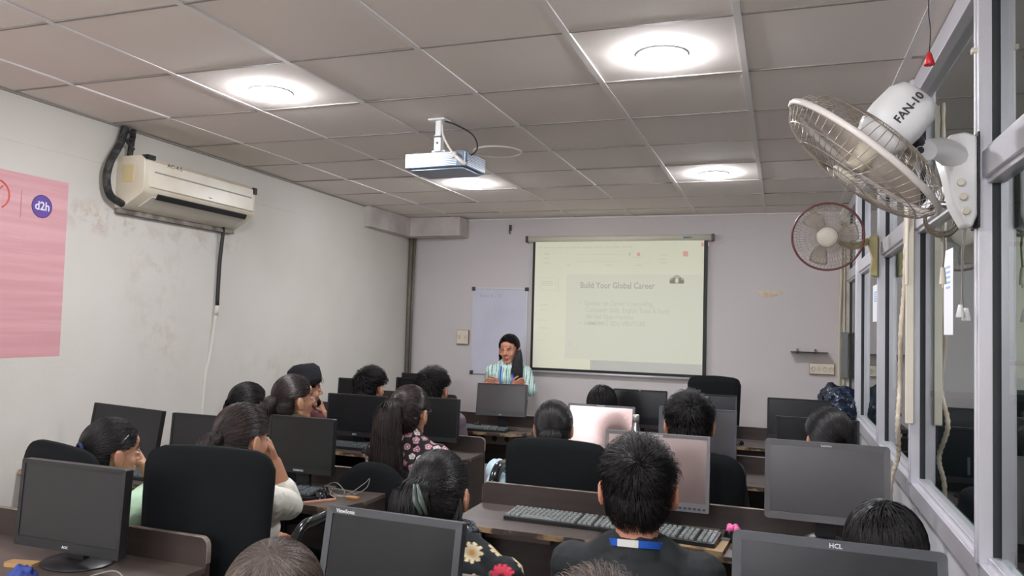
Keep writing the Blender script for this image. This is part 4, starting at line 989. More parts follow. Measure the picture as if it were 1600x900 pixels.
def flowers_small(c, no):
    rng = np.random.default_rng(5); out = np.tile(L3(24, 20, 26), (len(c), 1))
    for i in scatter(c, (.043, 520), rng):
        d = c-c[i]; R = .0195*rng.uniform(.8, 1.1); near = np.where((d**2).sum(1) < R*R)[0]; N_ = no[i]; a = np.cross(N_, [.3, .2, 1.]); a /= np.linalg.norm(a); b = np.cross(N_, a)
        x = d[near]@a; y = d[near]@b; r = np.hypot(x, y); th = np.arctan2(y, x)
        pet = (r < R*(.75+.25*np.abs(np.cos(th*2.5)))); out[near[pet]] = L3(206, 150, 158) if rng.random() < .75 else L3(226, 210, 206)
        out[near[r < R*.52]] = L3(60, 30, 40); out[near[r < R*.34]] = L3(220, 190, 190)
    return out
def stripes(c, no):
    out = np.tile(L3(222, 236, 228), (len(c), 1)); x = c[:, 0]
    u = (x/.036) % 1
    out[(u < .22)] = L3(78, 150, 150); out[(u > .30) & (u < .36)] = L3(150, 130, 90); out[(u > .5) & (u < .85)] = L3(196, 230, 222); out[(u > .62) & (u < .7)] = L3(120, 150, 140)
    return out
# hair ------------------------------------------------------------
HE = [((0, -.012, .032), (.083, .101, .097)), ((0, -.045, -.015), (.072, .066, .075))]
HO = np.array([0, -.012, .02])
def hair_r(d, E=HE):
    best = np.zeros(len(d))
    for c, r in E:
        c = np.array(c); r = np.array(r); o = (HO-c)/r; q = d/r
        A = (q*q).sum(1); B_ = (q*o).sum(1); C_ = (o*o).sum()-1; D = B_*B_-A*C_
        t = np.where(D > 0, (-B_+np.sqrt(np.maximum(D, 0)))/A, 0); best = np.maximum(best, t)
    return best
LIMZ = [-.12, -.05, -.03, 0, .03, .055, .08, .098]
def keep(p, style):
    if style == 'pulled': L = [-.05, -.035, -.02, .012, .035, .052, .066, .3]; zmin = -.088
    elif style == 'short': L = [-.06, -.045, -.02, .02, .04, .05, .062, .3]; zmin = -.070
    elif style == 'bob': L = [.0, .01, .02, .035, .045, .055, .068, .3]; zmin = -.2
    else: L = [-.03, -.01, .0, .015, .028, .040, .052, .3]; zmin = -.12
    ear = (np.abs(p[:, 0]) > .052) & (p[:, 2] < .020) & (p[:, 1] > -.030) if style in ('pulled', 'short') else np.zeros(len(p), bool)
    zz = p[:, 2]+(.42*np.maximum(np.abs(p[:, 0])-.015, 0) if style in ('loose', 'pulled') else 0)*(p[:, 2] > .03)
    return (p[:, 1] < np.interp(zz, LIMZ, L)) & (p[:, 2] > zmin) & ~ear
def tubes_np(P, r):
    """P: N,K,3 strands -> triangular tubes"""
    N_, K, _ = P.shape
    d = np.gradient(P, axis=1); d /= (np.linalg.norm(d, axis=2, keepdims=True)+1e-9)
    a = np.cross(d, np.array([.31, .55, .77])); a /= (np.linalg.norm(a, axis=2, keepdims=True)+1e-9); b = np.cross(d, a)
    rr = (r*np.linspace(1, .35, K)**.6)[None, :, None]
    vs = np.stack([P+(a*math.cos(t)+b*math.sin(t))*rr for t in (0, 2.094, 4.189)], 2).reshape(-1, 3)
    base = (np.arange(N_)[:, None]*K+np.arange(K-1)[None])*3; f = []
    for k in range(3):
        k2 = (k+1) % 3; f.append(np.stack([base+k, base+k2, base+3+k2, base+3+k], -1).reshape(-1, 4))
    return vs, np.concatenate(f)
def np_mesh(name, parts):
    vs = []; fs = []; o = 0
    for v, f in parts: vs.append(v); fs.append(f+o); o += len(v)
    vs = np.concatenate(vs); fs = np.concatenate(fs)
    me = bpy.data.meshes.new(name); me.vertices.add(len(vs)); me.vertices.foreach_set('co', vs.ravel().astype(np.float32))
    me.loops.add(fs.size); me.polygons.add(len(fs)); me.loops.foreach_set('vertex_index', fs.ravel().astype(np.int32))
    me.polygons.foreach_set('loop_start', np.arange(0, fs.size, 4, dtype=np.int32)); me.update()
    me.polygons.foreach_set('use_smooth', [True]*len(me.polygons)); return me
def slerp(a, b, t):
    w_ = np.arccos(np.clip((a*b).sum(-1, keepdims=True), -1, 1)); s = np.sin(w_)+1e-6
    return (np.sin((1-t)*w_)*a+np.sin(t*w_)*b)/s
def hair_cap(style, vol=0.0, rng=None, E=HE):
    nt, npn = 44, 64; th = np.linspace(.001, math.pi-.001, nt); ph = np.linspace(0, 2*math.pi, npn, endpoint=False)
    d = np.stack([np.sin(th)[:, None]*np.cos(ph), np.sin(th)[:, None]*np.sin(ph), np.cos(th)[:, None]*np.ones(npn)], -1).reshape(-1, 3)
    p = HO+d*(hair_r(d, E)[:, None]+vol-.002); k = keep(p, style)
    idx = np.arange(nt*npn).reshape(nt, npn); f = []
    A = idx[:-1]; B_ = idx[1:]; f = np.stack([A, B_, np.roll(B_, -1, 1), np.roll(A, -1, 1)], -1).reshape(-1, 4)
    f = f[k[f].sum(1) >= 3]; used = np.unique(f); mp = np.full(nt*npn, -1); mp[used] = np.arange(len(used))
    return p[used], mp[f]
def strands_cap(style, n, rng, vol, gather=None, whorl=(0, -.8, .75), length=.4, lift=.012, K=8, E=HE, wave=.0):
    d = rng.normal(size=(n*4, 3)); d /= np.linalg.norm(d, axis=1, keepdims=True)
    p = HO+d*hair_r(d, E)[:, None]; d = d[keep(p, style)][:n]; n = len(d); t = np.linspace(0, 1, K)[None, :, None]
    d0 = d[:, None, :]
    if gather is not None:
        g = np.array(gather)-HO; g = g/np.linalg.norm(g); g = np.tile(g, (n, 1, 1))
        D = slerp(d0, g+rng.normal(size=(n, 1, 3))*.06, t); up = 0
    else:
        wv = np.array(whorl, float); wv /= np.linalg.norm(wv)
        ax = np.cross(wv, d); nl = np.linalg.norm(ax, axis=1, keepdims=True)+1e-6; ax /= nl
        tang = np.cross(ax, d)+rng.normal(size=(n, 3))*.22+ax*.25; tang /= np.linalg.norm(tang, axis=1, keepdims=True)
        L = length*rng.uniform(.6, 1.2, size=(n, 1, 1)); D = d0*np.cos(L*t)+tang[:, None, :]*np.sin(L*t); up = lift
    D = D/np.linalg.norm(D, axis=2, keepdims=True)
    R = hair_r(D.reshape(-1, 3), E).reshape(n, K)
    off = vol+rng.uniform(0, .004, size=(n, 1))+ (up*rng.uniform(.3, 1.1, size=(n, 1))*np.sin(np.linspace(0, 1, K)*2.2)[None] if up else 0)
    return HO+D*(R+off)[:, :, None]
def tail_strands(path, rad, n, rng, K=12, flat=.7, side=(1, 0, 0), fray=.17):
    path = np.array([list(p) for p in smooth_path(path, 5)]); tt = np.linspace(0, 1, K)
    u = np.linspace(0, 1, len(path)); c = np.stack([np.interp(tt, u, path[:, i]) for i in range(3)], 1)
    r = np.interp(tt, np.linspace(0, 1, len(rad)), rad)
    s = np.array(side, float); d = np.gradient(c, axis=0); d /= np.linalg.norm(d, axis=1, keepdims=True)
    b = np.cross(d, s); b /= np.linalg.norm(b, axis=1, keepdims=True); a = np.cross(b, d)
    ang = rng.uniform(0, 2*math.pi, n); q = np.sqrt(rng.uniform(.55, 1.0, n))
    x = (q*np.cos(ang))[:, None]*r[None]; y = (q*np.sin(ang))[:, None]*r[None]*flat
    w1 = rng.normal(size=(n, 1))*fray*r.mean(); ph = rng.uniform(0, 6, (n, 1))
    x = x+w1*np.sin(tt*5+ph); y = y+w1*.5*np.cos(tt*4+ph)
    ends = rng.uniform(.8, 1.0, (n, 1)); 
    P = c[None]+a[None]*x[:, :, None]+b[None]*y[:, :, None]
    return P, (c, r, a, b, flat)
def tail_core(info, seg=12):
    c, r, a, b, fl = info; K = len(c); ang = np.linspace(0, 2*math.pi, seg, endpoint=False); rr = r*.86; rr[-1] *= .3
    v = (c[:, None]+a[:, None]*(np.cos(ang)[None, :, None]*rr[:, None, None])+b[:, None]*(np.sin(ang)[None, :, None]*(rr*fl)[:, None, None])).reshape(-1, 3)
    idx = np.arange(K*seg).reshape(K, seg); A = idx[:-1]; B_ = idx[1:]
    f = np.stack([A, np.roll(A, -1, 1), np.roll(B_, -1, 1), B_], -1).reshape(-1, 4); return v, f
def hand_prims(w_, d, n, side, curl=.6, spread=.0, thumb=.6, s=1.0):
    """w_: wrist, d: finger direction, n: palm normal (fingers curl towards it), side: +1 when the thumb lies along d x n"""
    w_ = V(w_); d = V(d).normalized(); n = V(n); n = (n-d*n.dot(d)).normalized(); t = d.cross(n)*side
    P = []
    for k in (-1, 0, 1): P.append(('c', w_+d*.012*s+t*k*.014*s, w_+d*.082*s+t*k*.026*s, .0135*s, .0125*s))
    P.append(('c', w_+d*.02*s+t*.012*s+n*.006*s, w_+d*.045*s+t*.026*s+n*.008*s, .015*s, .012*s))
    for k, L in enumerate((.072, .08, .075, .06)):
        off = (.030-.020*k)*s; p = w_+d*.085*s+t*off; c = curl*(1+.12*k); dd = d+t*(spread*(1.5-k)*.2); dd.normalize(); a = 0; r = .0088*s
        for j, q in enumerate((.46, .31, .23)):
            a += c*(.8, 1.0, .8)[j]; v = dd*math.cos(a)+n*math.sin(a); p2 = p+v*L*q*s; P.append(('c', p, p2, r, r*.92)); p = p2; r *= .92
    p = w_+d*.025*s+t*.028*s+n*.004; v1 = (d*.55+t*.75+n*.35*thumb).normalized(); p2 = p+v1*.036*s; P.append(('c', p, p2, .0125*s, .0105*s))
    v2 = (d*.85+t*.25+n*.6*thumb).normalized(); p3 = p2+v2*.03*s; P.append(('c', p2, p3, .0105*s, .0095*s)); p4 = p3+(v2+n*.4*thumb).normalized()*.024*s; P.append(('c', p3, p4, .0095*s, .008*s))
    return P
def head_prims(female):
    P = [('e', (0, -.010, .032), (.0745, .0925, .088)), ('e', (0, -.035, -.005), (.062, .062, .065)), ('e', (0, .022, -.02), (.060, .066, .085)), ('e', (0, .035, -.062), (.045, .045, .045)),
         ('e', (0, .060, -.096), (.021, .020, .017)), ('e', (0, .068, .048), (.046, .022, .03)), ('e', (.034, .056, -.028), (.022, .02, .022)), ('e', (-.034, .056, -.028), (.022, .02, .022)),
         ('c', (0, .084, .022), (0, .106, -.022), .0075, .0105), ('e', (.010, .094, -.026), (.008, .009, .007)), ('e', (-.010, .094, -.026), (.008, .009, .007)),
         ('e', (0, .083, -.054), (.022, .010, .007)), ('e', (0, .082, -.065), (.019, .010, .008)), ('c', (-.028, .082, .022), (.028, .082, .022), .008, .008)]
    EX = .086 if female else .095
    for s in (-1, 1):
        P += [('c', (s*.035, .01, -.06), (s*.02, .055, -.09), .022, .018)]
        P += [('e', (s*EX, -.008, -.010), (.009, .021, .036), Euler((.15, 0, s*.35)).to_matrix()), ('c', (s*.082, -.002, -.032), (s*.080, .0, -.042), .009, .008), ('c', (s*(EX+.006), -.020, .014), (s*(EX+.005), -.024, -.016), .006, .005), ('c', (s*.070, -.005, -.01), (s*(EX-.002), -.008, -.01), .014, .012)]
    return P
ALLP = []
def person(label, hc, face, body=0, pitch=0, roll=0, s=1.04, female=True, seated=True, hair='pony', hm=HAIR, skin=SKIN, shirt=None, sleeve='half', collar=False, arms=None, paintfn=None,
           tail=None, gather=(0, -.115, .035), vox=.0065, lean=.0, nstr=2200, trousers=None, seed=1, vol=.004, group=None, skirt=False, neck=.0, collarlow=0, hipdz=0, shw=None, fold=.006, rs=.0010, tor=1.0, lift=.010, nx=0, eyes=True):
    rng = np.random.default_rng(seed); hc = V(hc)
    base = V((hc.x, hc.y, FZ)); rzb = -math.radians(body)
    RB = M.Rotation(rzb, 4, 'Z')
    t = thing('person', label, 'person', base, rzb)
    inv = (M.Translation(base) @ RB).inverted()
    H = inv @ M.Translation(hc) @ M.Rotation(-math.radians(face), 4, 'Z') @ M.Rotation(math.radians(pitch), 4, 'X') @ M.Rotation(math.radians(roll), 4, 'Y') @ M.Scale(s, 4)
    h = H @ V((0, 0, 0))
    N_ = h+V((nx, -.03-lean*.1, -.150+neck)); sw = shw or (.158 if female else .185)
    if seated: P0 = V((h.x+nx, h.y-.03-lean, .50+hipdz))
    else: P0 = V((h.x, h.y-.02, .90))
    ax = N_-P0
    S = {q: N_+V((q*sw, .01, -.055)) for q in (-1, 1)}
    k = (.93 if female else 1.06)*tor
    def torso(e=0):
        pr = [('e', P0, (.165*k+e, .125*k+e, .12+e)), ('e', P0+ax*.30, (.135*k+e, .105*k+e, .15+e)), ('e', P0+ax*.62, (.15*k+e, .108*k+e, .16+e)), ('e', P0+ax*.80+V((0, -.01, 0)), (.155*k+e, .09*k+e, .09+e)),
              ('c', S[-1]+V((.03, 0, 0)), S[1]-V((.03, 0, 0)), .052*k+e, .052*k+e)]
        for q in (-1, 1):
            pr += [('c', S[q], S[q]-V((q*.02, 0, .02)), .054*k+e, .06*k+e), ('c', S[q]-V((q*.05, 0, -.01)), N_+V((q*.03, 0, .03)), .044+e, .034+e)]
            if female: pr += [('e', P0+ax*.62+V((q*.065, .075, 0)), (.055+e, .055+e, .055+e))]
        return pr
    nk = [('c', N_+V((0, 0, -.02)), H @ V((0, -.028, -.06)), .052*(1 if female else 1.28), .05*(1 if female else 1.28))]
    A = {}
    arms = dict(arms or {})
    for q in list(arms):
        if len(arms[q]) > 3 or (len(arms[q]) == 3 and abs(V(arms[q][0]).y) > 1.0): arms[q] = (inv @ V(arms[q][0]), inv @ V(arms[q][1]), arms[q][2])
    for q in (-1, 1):
        a = arms.get(q)
        if a is None: el = S[q]+V((q*.045, .06, -.27)); wr_ = el+V((-q*.06, .235, .02)); hd = (V((-q*.1, 1, -.05)), V((0, 0, -1)), .5)
        else: el, wr_, hd = V(a[0]), V(a[1]), a[2]
        A[q] = (el, wr_, hd)
    body_p = torso()+nk
    for q in (-1, 1):
        el, wr_, hd = A[q]
        body_p += [('c', S[q], el, .047*k, .038), ('c', el, el+(wr_-el)*.3, .038, .037), ('c', el+(wr_-el)*.3, wr_, .037, .0245)]
        body_p += hand_prims(wr_, hd[0], hd[1], q if len(hd) < 4 else hd[3], curl=hd[2])
    hp = []
    R3 = H.to_3x3().normalized()
    for p in head_prims(female):
        if p[0] == 'e': hp.append(('e', H @ V(p[1]), tuple(v*s for v in p[2]), (R3 @ (p[3] if len(p) > 3 else M.Identity(3)))))
        else: hp.append(('c', H @ V(p[1]), H @ V(p[2]), p[3]*s, p[4]*s))
    def legs(e=0):
        pr = []
        for q in (-1, 1):
            hip = P0+V((q*.09, 0, -.02))
            if seated: kn = V((h.x+q*.10, P0.y+.42, .50+hipdz)); an = V((h.x+q*.11, P0.y+.40, .10))
            else: kn = V((h.x+q*.085, P0.y+.02, .47)); an = V((h.x+q*.09, P0.y-.02, .09))
            pr += [('c', hip, kn, .088+e, .058+e), ('c', kn, kn+(an-kn)*.35, .056+e, .055+e), ('c', kn+(an-kn)*.35, an, .055+e, .036+e)]
            A['an%d' % q] = an
        return pr
    body_p += legs()
    for q in (-1, 1):
        an = A['an%d' % q]; body_p += [('c', an+V((0, -.02, -.055)), an+V((0, .13, -.065)), .034, .026)]
    me = prims_mesh(body_p+hp, vox, smooth=2)
    bo = obj('body', me, skin, t)
    # garments
    e = .013
    g = torso(e)
    fk = 1 if female else 1.24
    g += [('c', N_+V((0, -.002, -.01)), N_+V((0, .004, .022)), .070*fk, .062*fk)]
    if collar: g += [('c', N_+V((0, .0, .0)), N_+V((0, .012, .05)), .072, .062)]
    for q in (-1, 1):
        el, wr_, hd = A[q]
        if sleeve == 'none': pass
        elif sleeve == 'half': m_ = S[q]+(el-S[q])*.75; g += [('c', S[q], m_, .054*k+e*.5, .047+e)]
        elif sleeve == 'three': g += [('c', S[q], el, .050*k+e, .045+e), ('c', el, el+(wr_-el)*.35, .043+e, .042+e)]
        else: g += [('c', S[q], el, .049*k+e, .042+e), ('c', el, el+(wr_-el)*.9, .040+e, .030+e)]
    if skirt: g += [(p[0], p[1], p[2]-V((0, 0, 0)), p[3], p[4]) for p in legs(.03)[:1]+legs(.03)[3:4]]
    gm = prims_mesh(g, vox if not paintfn else min(vox, .0048), smooth=3)
    if fold: folds(gm, fold, seed=seed)
    if paintfn: paint(gm, paintfn)
    obj('shirt', gm, shirt, t)
    tm = prims_mesh(legs(.012)+[('e', P0+V((0, 0, -.02)), (.17*k+.008, .13, .115))], .011, smooth=3); obj('trousers', tm, trousers or mat('dark trousers', (34, 36, 44), .85), t)
    for q in (-1, 1):
        an = A['an%d' % q]; sm = prims_mesh([('c', an+V((0, -.025, -.05)), an+V((0, .14, -.06)), .042, .033), ('c', an+V((0, -.03, -.03)), an+V((0, 0, 0)), .043, .043)], .009); obj('shoe', sm, PLBLK2, t)
    # facial features
    for q in (-1, 1):
        if eyes:
            bm = NB(); ell(bm, (q*.031, .079, .004), (.0115, .0085, .0050), None, 2); bm.transform(H); ey_ = obj('eye', bm, EYEW, t, True)
            bm = NB(); ell(bm, (q*.031, .0835, .004), (.0052, .005, .0048), None, 2); bm.transform(H); obj('iris', bm, IRIS, ey_, True)
        bm = NB(); tube(bm, [H @ V((q*(.016+.008*i), .0905-.0022*i-.0006*i*i, .0245+.0025*math.sin(i*.9))) for i in range(5)], [.0018*s, .0026*s, .0026*s, .002*s, .001*s], 6); obj('eyebrow', bm, CAPM[hm], t, True)
        bm = NB(); tube(bm, [H @ V((q*(.020+.0055*i), .0885-.001*i, .009+.003*math.sin(i*.8))) for i in range(5)], .0014*s, 6); obj('eyelash', bm, IRIS, t, True)
    bm = NB(); ell(bm, (0, .0875, -.0555), (.020, .0065, .0042), None, 2); ell(bm, (0, .0865, -.0635), (.017, .0065, .0048), None, 2); bm.transform(H); obj('lips', bm, LIP, t, True)
    # hair
    st = {'pony': 'pulled', 'bun': 'pulled', 'short': 'short', 'bob': 'bob', 'half': 'loose', 'loose': 'loose'}[hair]
    parts = [hair_cap(st, vol)]; strands = []; tones = []
    if st == 'pulled': strands.append(strands_cap(st, nstr, rng, vol, gather=gather, K=9))
    elif st == 'short':
        strands.append(strands_cap(st, nstr, rng, vol, length=.36, lift=lift, whorl=(.05, -.75, .62)))
        topk = strands_cap(st, nstr//2, rng, vol+.003, length=.5, lift=lift*1.8, whorl=(.05, -.75, .62)); topk = topk[topk[:, 0, 2] > .06]; strands.append(topk)
    elif st == 'bob':
        S1 = strands_cap(st, nstr, rng, vol, length=1.1, lift=.006, whorl=(0, -.1, 1), K=7)
        S1 = S1[S1[:, 0, 2] > .0]
        # continue straight down
        e_ = S1[:, -1]; dn = np.array([0, 0, -1.]); K2 = 5
        ext = e_[:, None]+(np.stack([e_[:, 0]*.25, (e_[:, 1]+.02)*.25, 0*e_[:, 2]], 1)[:, None]*np.linspace(.15, 1, K2)[None, :, None]*.6)+dn*((e_[:, 2]+.12).clip(.02)[:, None]*np.linspace(.15, 1, K2)[None])[:, :, None]
        strands.append(np.concatenate([S1, ext], 1))
    else: strands.append(strands_cap(st, nstr, rng, vol, gather=gather, K=9))
    hmat = np.array(H)
    def tr(v): return v@hmat[:3, :3].T+hmat[:3, 3]
    pc = [(tr(v), f) for v, f in parts]; ps = []
    def noear(q): m_ = ((np.abs(q[..., 0]) > .052) & (q[..., 2] < .022) & (q[..., 1] > -.030)).any(1); return q[~m_]
    for q in strands:
        if st in ('short', 'pulled'): q = noear(q)
        v, f = tubes_np(tr(q.reshape(-1, 3)).reshape(q.shape), rs); ps.append((v, f)); tones.append(q.shape[:2])
    if tail:
        for (pth, rad, n_, flat, side) in tail:
            pth = [(V(p[0]) if p[1] == 'b' else H @ V(p[0])) if isinstance(p[1], str) else H @ V(p) for p in pth]
            q, info = tail_strands(pth, rad, n_, rng, flat=flat, side=side)
            v, f = tubes_np(q, rs*1.3); ps.append((v, f)); tones.append(q.shape[:2]); pc.append(tail_core(info))
    if hair in ('bun',):
        bm = NB(); ell(bm, (0, -.112, .012), (.027, .022, .026), None, 3); bm.transform(H); obj('hair_bun', bm, CAPM[hm], t, True)
    ho = obj('hair', np_mesh('hair', pc), CAPM[hm], t)
    sm_ = np_mesh('hair_strands', ps); tc_ = np.concatenate([np.repeat(rng.lognormal(0, .55, a), b*3) for a, b in tones])
    bc_ = np.array(lin(TONE[hm])); tv = np.concatenate([np.clip(tc_[:, None]*bc_[None], 0, .35), np.ones((len(tc_), 1))], 1)
    if len(tv) == len(sm_.vertices): sm_.color_attributes.new('tone', 'FLOAT_COLOR', 'POINT').data.foreach_set('color', tv.ravel())
    else: print('TONE MISMATCH', label)
    obj('hair_strands', sm_, hm, ho)
    t['_H'] = 1; del t['_H']
    return t, H, N_, S, P0
def HC(px, py, y, s=1.04):           # head centre from the pixel of the crown
    p = atY(px, py, y); return V((p.x, p.y, p.z-.128*s))
def gm(name, c, rough=.85, bump=(120, .15)): return mat(name, c, rough, bump=bump)
PAT = mat('printed cloth', (200, 200, 200), .8, attr='pattern')
DN = lambda z: ((z), 'b')
# --- man in black
t, H, N_, S, P0 = person('man with short hair in a plain black shirt with blue lanyard, seated front right', HC(999, 690, 2.28, 1.12), -8, body=-6, s=1.12, female=False, hair='short', shirt=gm('black tee', (34, 38, 40)), skin=SKINR, vox=.006, nstr=5200, seed=3, collar=False, hm=HAIR, shw=.185, rs=.0007, vol=.004, lean=.02, neck=-.022, lift=.012)
def ribbon(bm, pts, hgt, outv, th=.0015):
    """flat band along pts, its width along hgt vectors"""
    A = []
    for i, p in enumerate(pts):
        p = V(p); o = V(outv(p)).normalized()*th; hv = V(hgt(p))
        A.append([bm.verts.new(p+hv+o), bm.verts.new(p-hv+o), bm.verts.new(p-hv-o), bm.verts.new(p+hv-o)])
    for a, b in zip(A, A[1:]):
        for k in range(4): bm.faces.new((a[k], a[(k+1) % 4], b[(k+1) % 4], b[k]))
    bm.faces.new(A[0]); bm.faces.new(A[-1][::-1])
def lan(a0, a1, name, m, k=1.0):
    bm = NB(); R_ = .083*k
    pts = [(N_.x+R_*math.sin(a), N_.y+.004-R_*math.cos(a), N_.z+.046-.022*(1-math.cos(a))) for a in [a0+(a1-a0)*i/20 for i in range(21)]]
    ribbon(bm, pts, lambda p: (0, 0, .010), lambda p: (p.x-N_.x, p.y-N_.y, 0)); obj(name, bm, m, t)
lan(-2.2, 2.2, 'lanyard', mat('blue lanyard', (34, 92, 190), .5)); lan(-.62, .12, 'lanyard_label', mat('white lanyard print', (226, 224, 216), .5), 1.02)
# --- woman, large flower dress, hair clip (front centre)
t, H, N_, S, P0 = person('woman with clipped hair in black dress printed with large magenta and cream flowers', HC(690, 706, 2.25, 1.06), -2, body=8, roll=-4, pitch=-4, s=1.06, hair='half', hm=HAIR, shirt=PAT, paintfn=flowers_big, sleeve='half', seed=8, vox=.006, nstr=4200, gather=(-.01, -.12, .03), skin=SKIN, collarlow=1, lean=.03,
    tail=[([(-.01, -.10, .05), (-.03, -.135, .02), (-.045, -.135, -.06), (-.055, -.115, -.16), (-.06, -.10, -.25)], [.02, .052, .062, .062, .045], 1700, .6, (1, 0, 0)), ([(.06, -.03, .02), (.07, -.05, -.05), (.05, -.07, -.12)], [.015, .02, .008], 200, .6, (1, 0, 0))], neck=-.005, nx=.085, shw=.165)
bm = NB(); bm2 = NB()
for k in (-1, 1):
    tube(bm, [H @ V((-.005+k*.005, -.165, .050)), H @ V((.010+k*.009, -.185, .01)), H @ V((.026+k*.008, -.178, -.030))], [.004, .009, .005], 10, ry=.5)
obj('hair_clip', bm, mat('dull green clip', (74, 84, 78), .35), t, True); bm2.free()
bm = NB(); pts = [(N_.x-.03+.075*math.sin(a), N_.y+.015-.075*math.cos(a), N_.z+.040+.008*math.sin(2*a)) for a in [i*2*math.pi/30 for i in range(30)]]
tube(bm, pts, .020, 12, closed=True); tube(bm, [(p[0]*1.0, p[1], p[2]+.022) for p in pts], .014, 10, closed=True)
bmesh.ops.subdivide_edges(bm, edges=bm.edges, cuts=1)
for v in bm.verts: v.co += V((noise.noise(v.co*40), noise.noise(v.co*43+V((3, 0, 0))), noise.noise(v.co*39)))*.008
obj('scarf', bm, mat('grey knit scarf', (96, 98, 108), .9, var=(140, .45, .55), col2=(30, 32, 38)), t, True)
# --- girl in green, hand to the mouth, far left
hcg = HC(178, 655, 2.35, 1.04)
t, H, N_, S, P0 = person('girl with hair clip in pale green top resting her fist at her mouth, far left', hcg, 22, body=12, s=1.04, pitch=-4, hair='bun', hm=HAIR, shirt=gm('mint cloth', (184, 214, 184)), sleeve='half', seed=11, vox=.005, nstr=3000, gather=(0, -.12, .0), trousers=mat('blue denim', (58, 82, 130), .9),
    arms={1: (atY(252, 762, 2.60), atY(226, 728, 2.52), (V((-.62, -.25, .75)), V((-.5, -.4, -.6)), 1.15))})
bm = NB(); ring(bm, .022, .010, seg=24); bm.transform(H @ M.Translation((0, -.115, .015)) @ M.Rotation(1.57, 4, 'X')); obj('hair_band', bm, mat('blue scrunchie', (34, 52, 92), .8), t, True)
bm = NB(); tube(bm, [H @ V((.076, .02, .075)), H @ V((.083, .005, .06)), H @ V((.087, -.01, .045))], .003, 8); obj('hair_clip', bm, STEEL, t, True)
# --- girl in white
t, H, N_, S, P0 = person('girl with ponytail in loose white top, hand to chin, beyond the large black chair', HC(383, 632, 2.42, 1.04), 14, body=8, s=1.04, pitch=-3, hair='pony', hm=HAIRB, shirt=gm('white cotton', (224, 220, 208)), sleeve='three', seed=12, vox=.005, nstr=3200, gather=(0, -.115, .01), skin=SKIN,
    arms={1: (atY(450, 790, 2.62), atY(430, 722, 2.56), (V((-.45, -.15, .85)), V((-.4, -.8, 0)), 1.0))},
    tail=[([(0, -.10, .02), (0, -.145, .0), (-.01, -.16, -.06), (-.015, -.14, -.14)], [.022, .034, .038, .022], 700, .8, (1, 0, 0))])
bm = NB(); ring(bm, .026, .007, seg=24); bm.transform(H @ M.Translation((0, -.120, .012)) @ M.Rotation(1.3, 4, 'X')); obj('hair_band', bm, PLBLK2, t, True)
# --- long ponytail, small flower print
t, H, N_, S, P0 = person('woman with long loose ponytail and glasses in black shirt with small pink flowers', HC(643, 603, 3.52, 1.08), 6, body=0, s=1.08, hair='pony', hm=HAIRB, shirt=PAT, paintfn=flowers_small, sleeve='long', seed=13, vox=.0065, nstr=2600, gather=(-.01, -.115, .055), skin=SKIN, tor=1.08, shw=.17,
    tail=[([(0, -.10, .06), (-.01, -.145, .045), (-.02, -.16, -.03), (-.02, -.165, -.14), (-.01, -.17, -.27), (.0, -.165, -.40)], [.022, .04, .058, .075, .088, .062], 2600, .55, (1, 0, 0))], collar=True)
bm = NB(); tube(bm, [H @ V((.083, .0, .005)), H @ V((.075, .06, .01)), H @ V((.06, .092, .008))], .0016, 6)
for q in (-1, 1): tube(bm, [H @ V((q*.032+.022*math.cos(a), .099, .002+.017*math.sin(a))) for a in [i*math.pi/8 for i in range(16)]], .0012, 6, closed=True)
obj('glasses', bm, PLGRY, t, True)
# --- left wall group
t, H, N_, S, P0 = person('person with neat black bun in black top leaning by the left wall', HC(390, 600, 3.68, 1.0), 30, body=15, s=1.04, pitch=-6, hair='bun', hm=HAIR, shirt=gm('black cloth', (30, 30, 34)), sleeve='long', seed=14, vox=.007, nstr=1800, gather=(0, -.12, .0), arms={-1: ((-.2, .02, .95), (-.12, -.03, 1.08), (V((.4, -.2, .8)), V((.8, .3, 0)), .8))})
t, H, N_, S, P0 = person('woman with brown ponytail in olive top, second head from the left wall', HC(462, 586, 3.42, 1.02), 30, body=10, s=1.02, pitch=5, hair='pony', hm=HAIRB, shirt=gm('olive cloth', (88, 90, 62)), sleeve='half', seed=15, vox=.006, nstr=2200, gather=(0, -.115, .01), collar=True,
    tail=[([(0, -.10, .02), (0, -.14, .0), (-.01, -.155, -.07), (-.015, -.14, -.17)], [.022, .04, .042, .02], 800, .8, (1, 0, 0))])
bm = NB(); ring(bm, .027, .008, seg=24); bm.transform(H @ M.Translation((0, -.118, .012)) @ M.Rotation(1.3, 4, 'X')); obj('hair_band', bm, PLBLK2, t, True)
hcc = HC(478, 578, 4.62, 1.14)
t, H, N_, S, P0 = person('bearded person in a black cap with hand at the mouth, behind the olive top woman', hcc, 34, body=20, s=1.14, pitch=2, female=False, hair='short', hm=HAIR, shirt=gm('maroon cloth', (84, 34, 40)), sleeve='half', seed=16, vox=.0055, nstr=900,
    arms={1: (atY(514, 690, 4.85), atY(506, 645, 4.8), (V((-.45, -.2, .85)), V((-.8, -.3, -.2)), .9))})
bm = NB(); lathe(bm, [(.104, .035), (.103, .075), (.09, .125), (.06, .155), (.02, .165), (0, .166)], M.Translation((0, -.01, 0)) @ M.Diagonal((.92, 1.08, 1, 1)), 32)
for v in bm.verts:
    if v.co.y > 0: v.co.z += v.co.y*.25
bm.transform(H); obj('cap', bm, mat('black knit cap', (20, 22, 30), .9), t, True)
bm = NB(); ell(bm, (0, .075, -.078), (.036, .026, .028), None, 3)
for v in bm.verts: v.co += v.co.normalized()*.002*noise.noise(v.co*200)
bm.transform(H); obj('beard', bm, CAPM[HAIR], t, True)
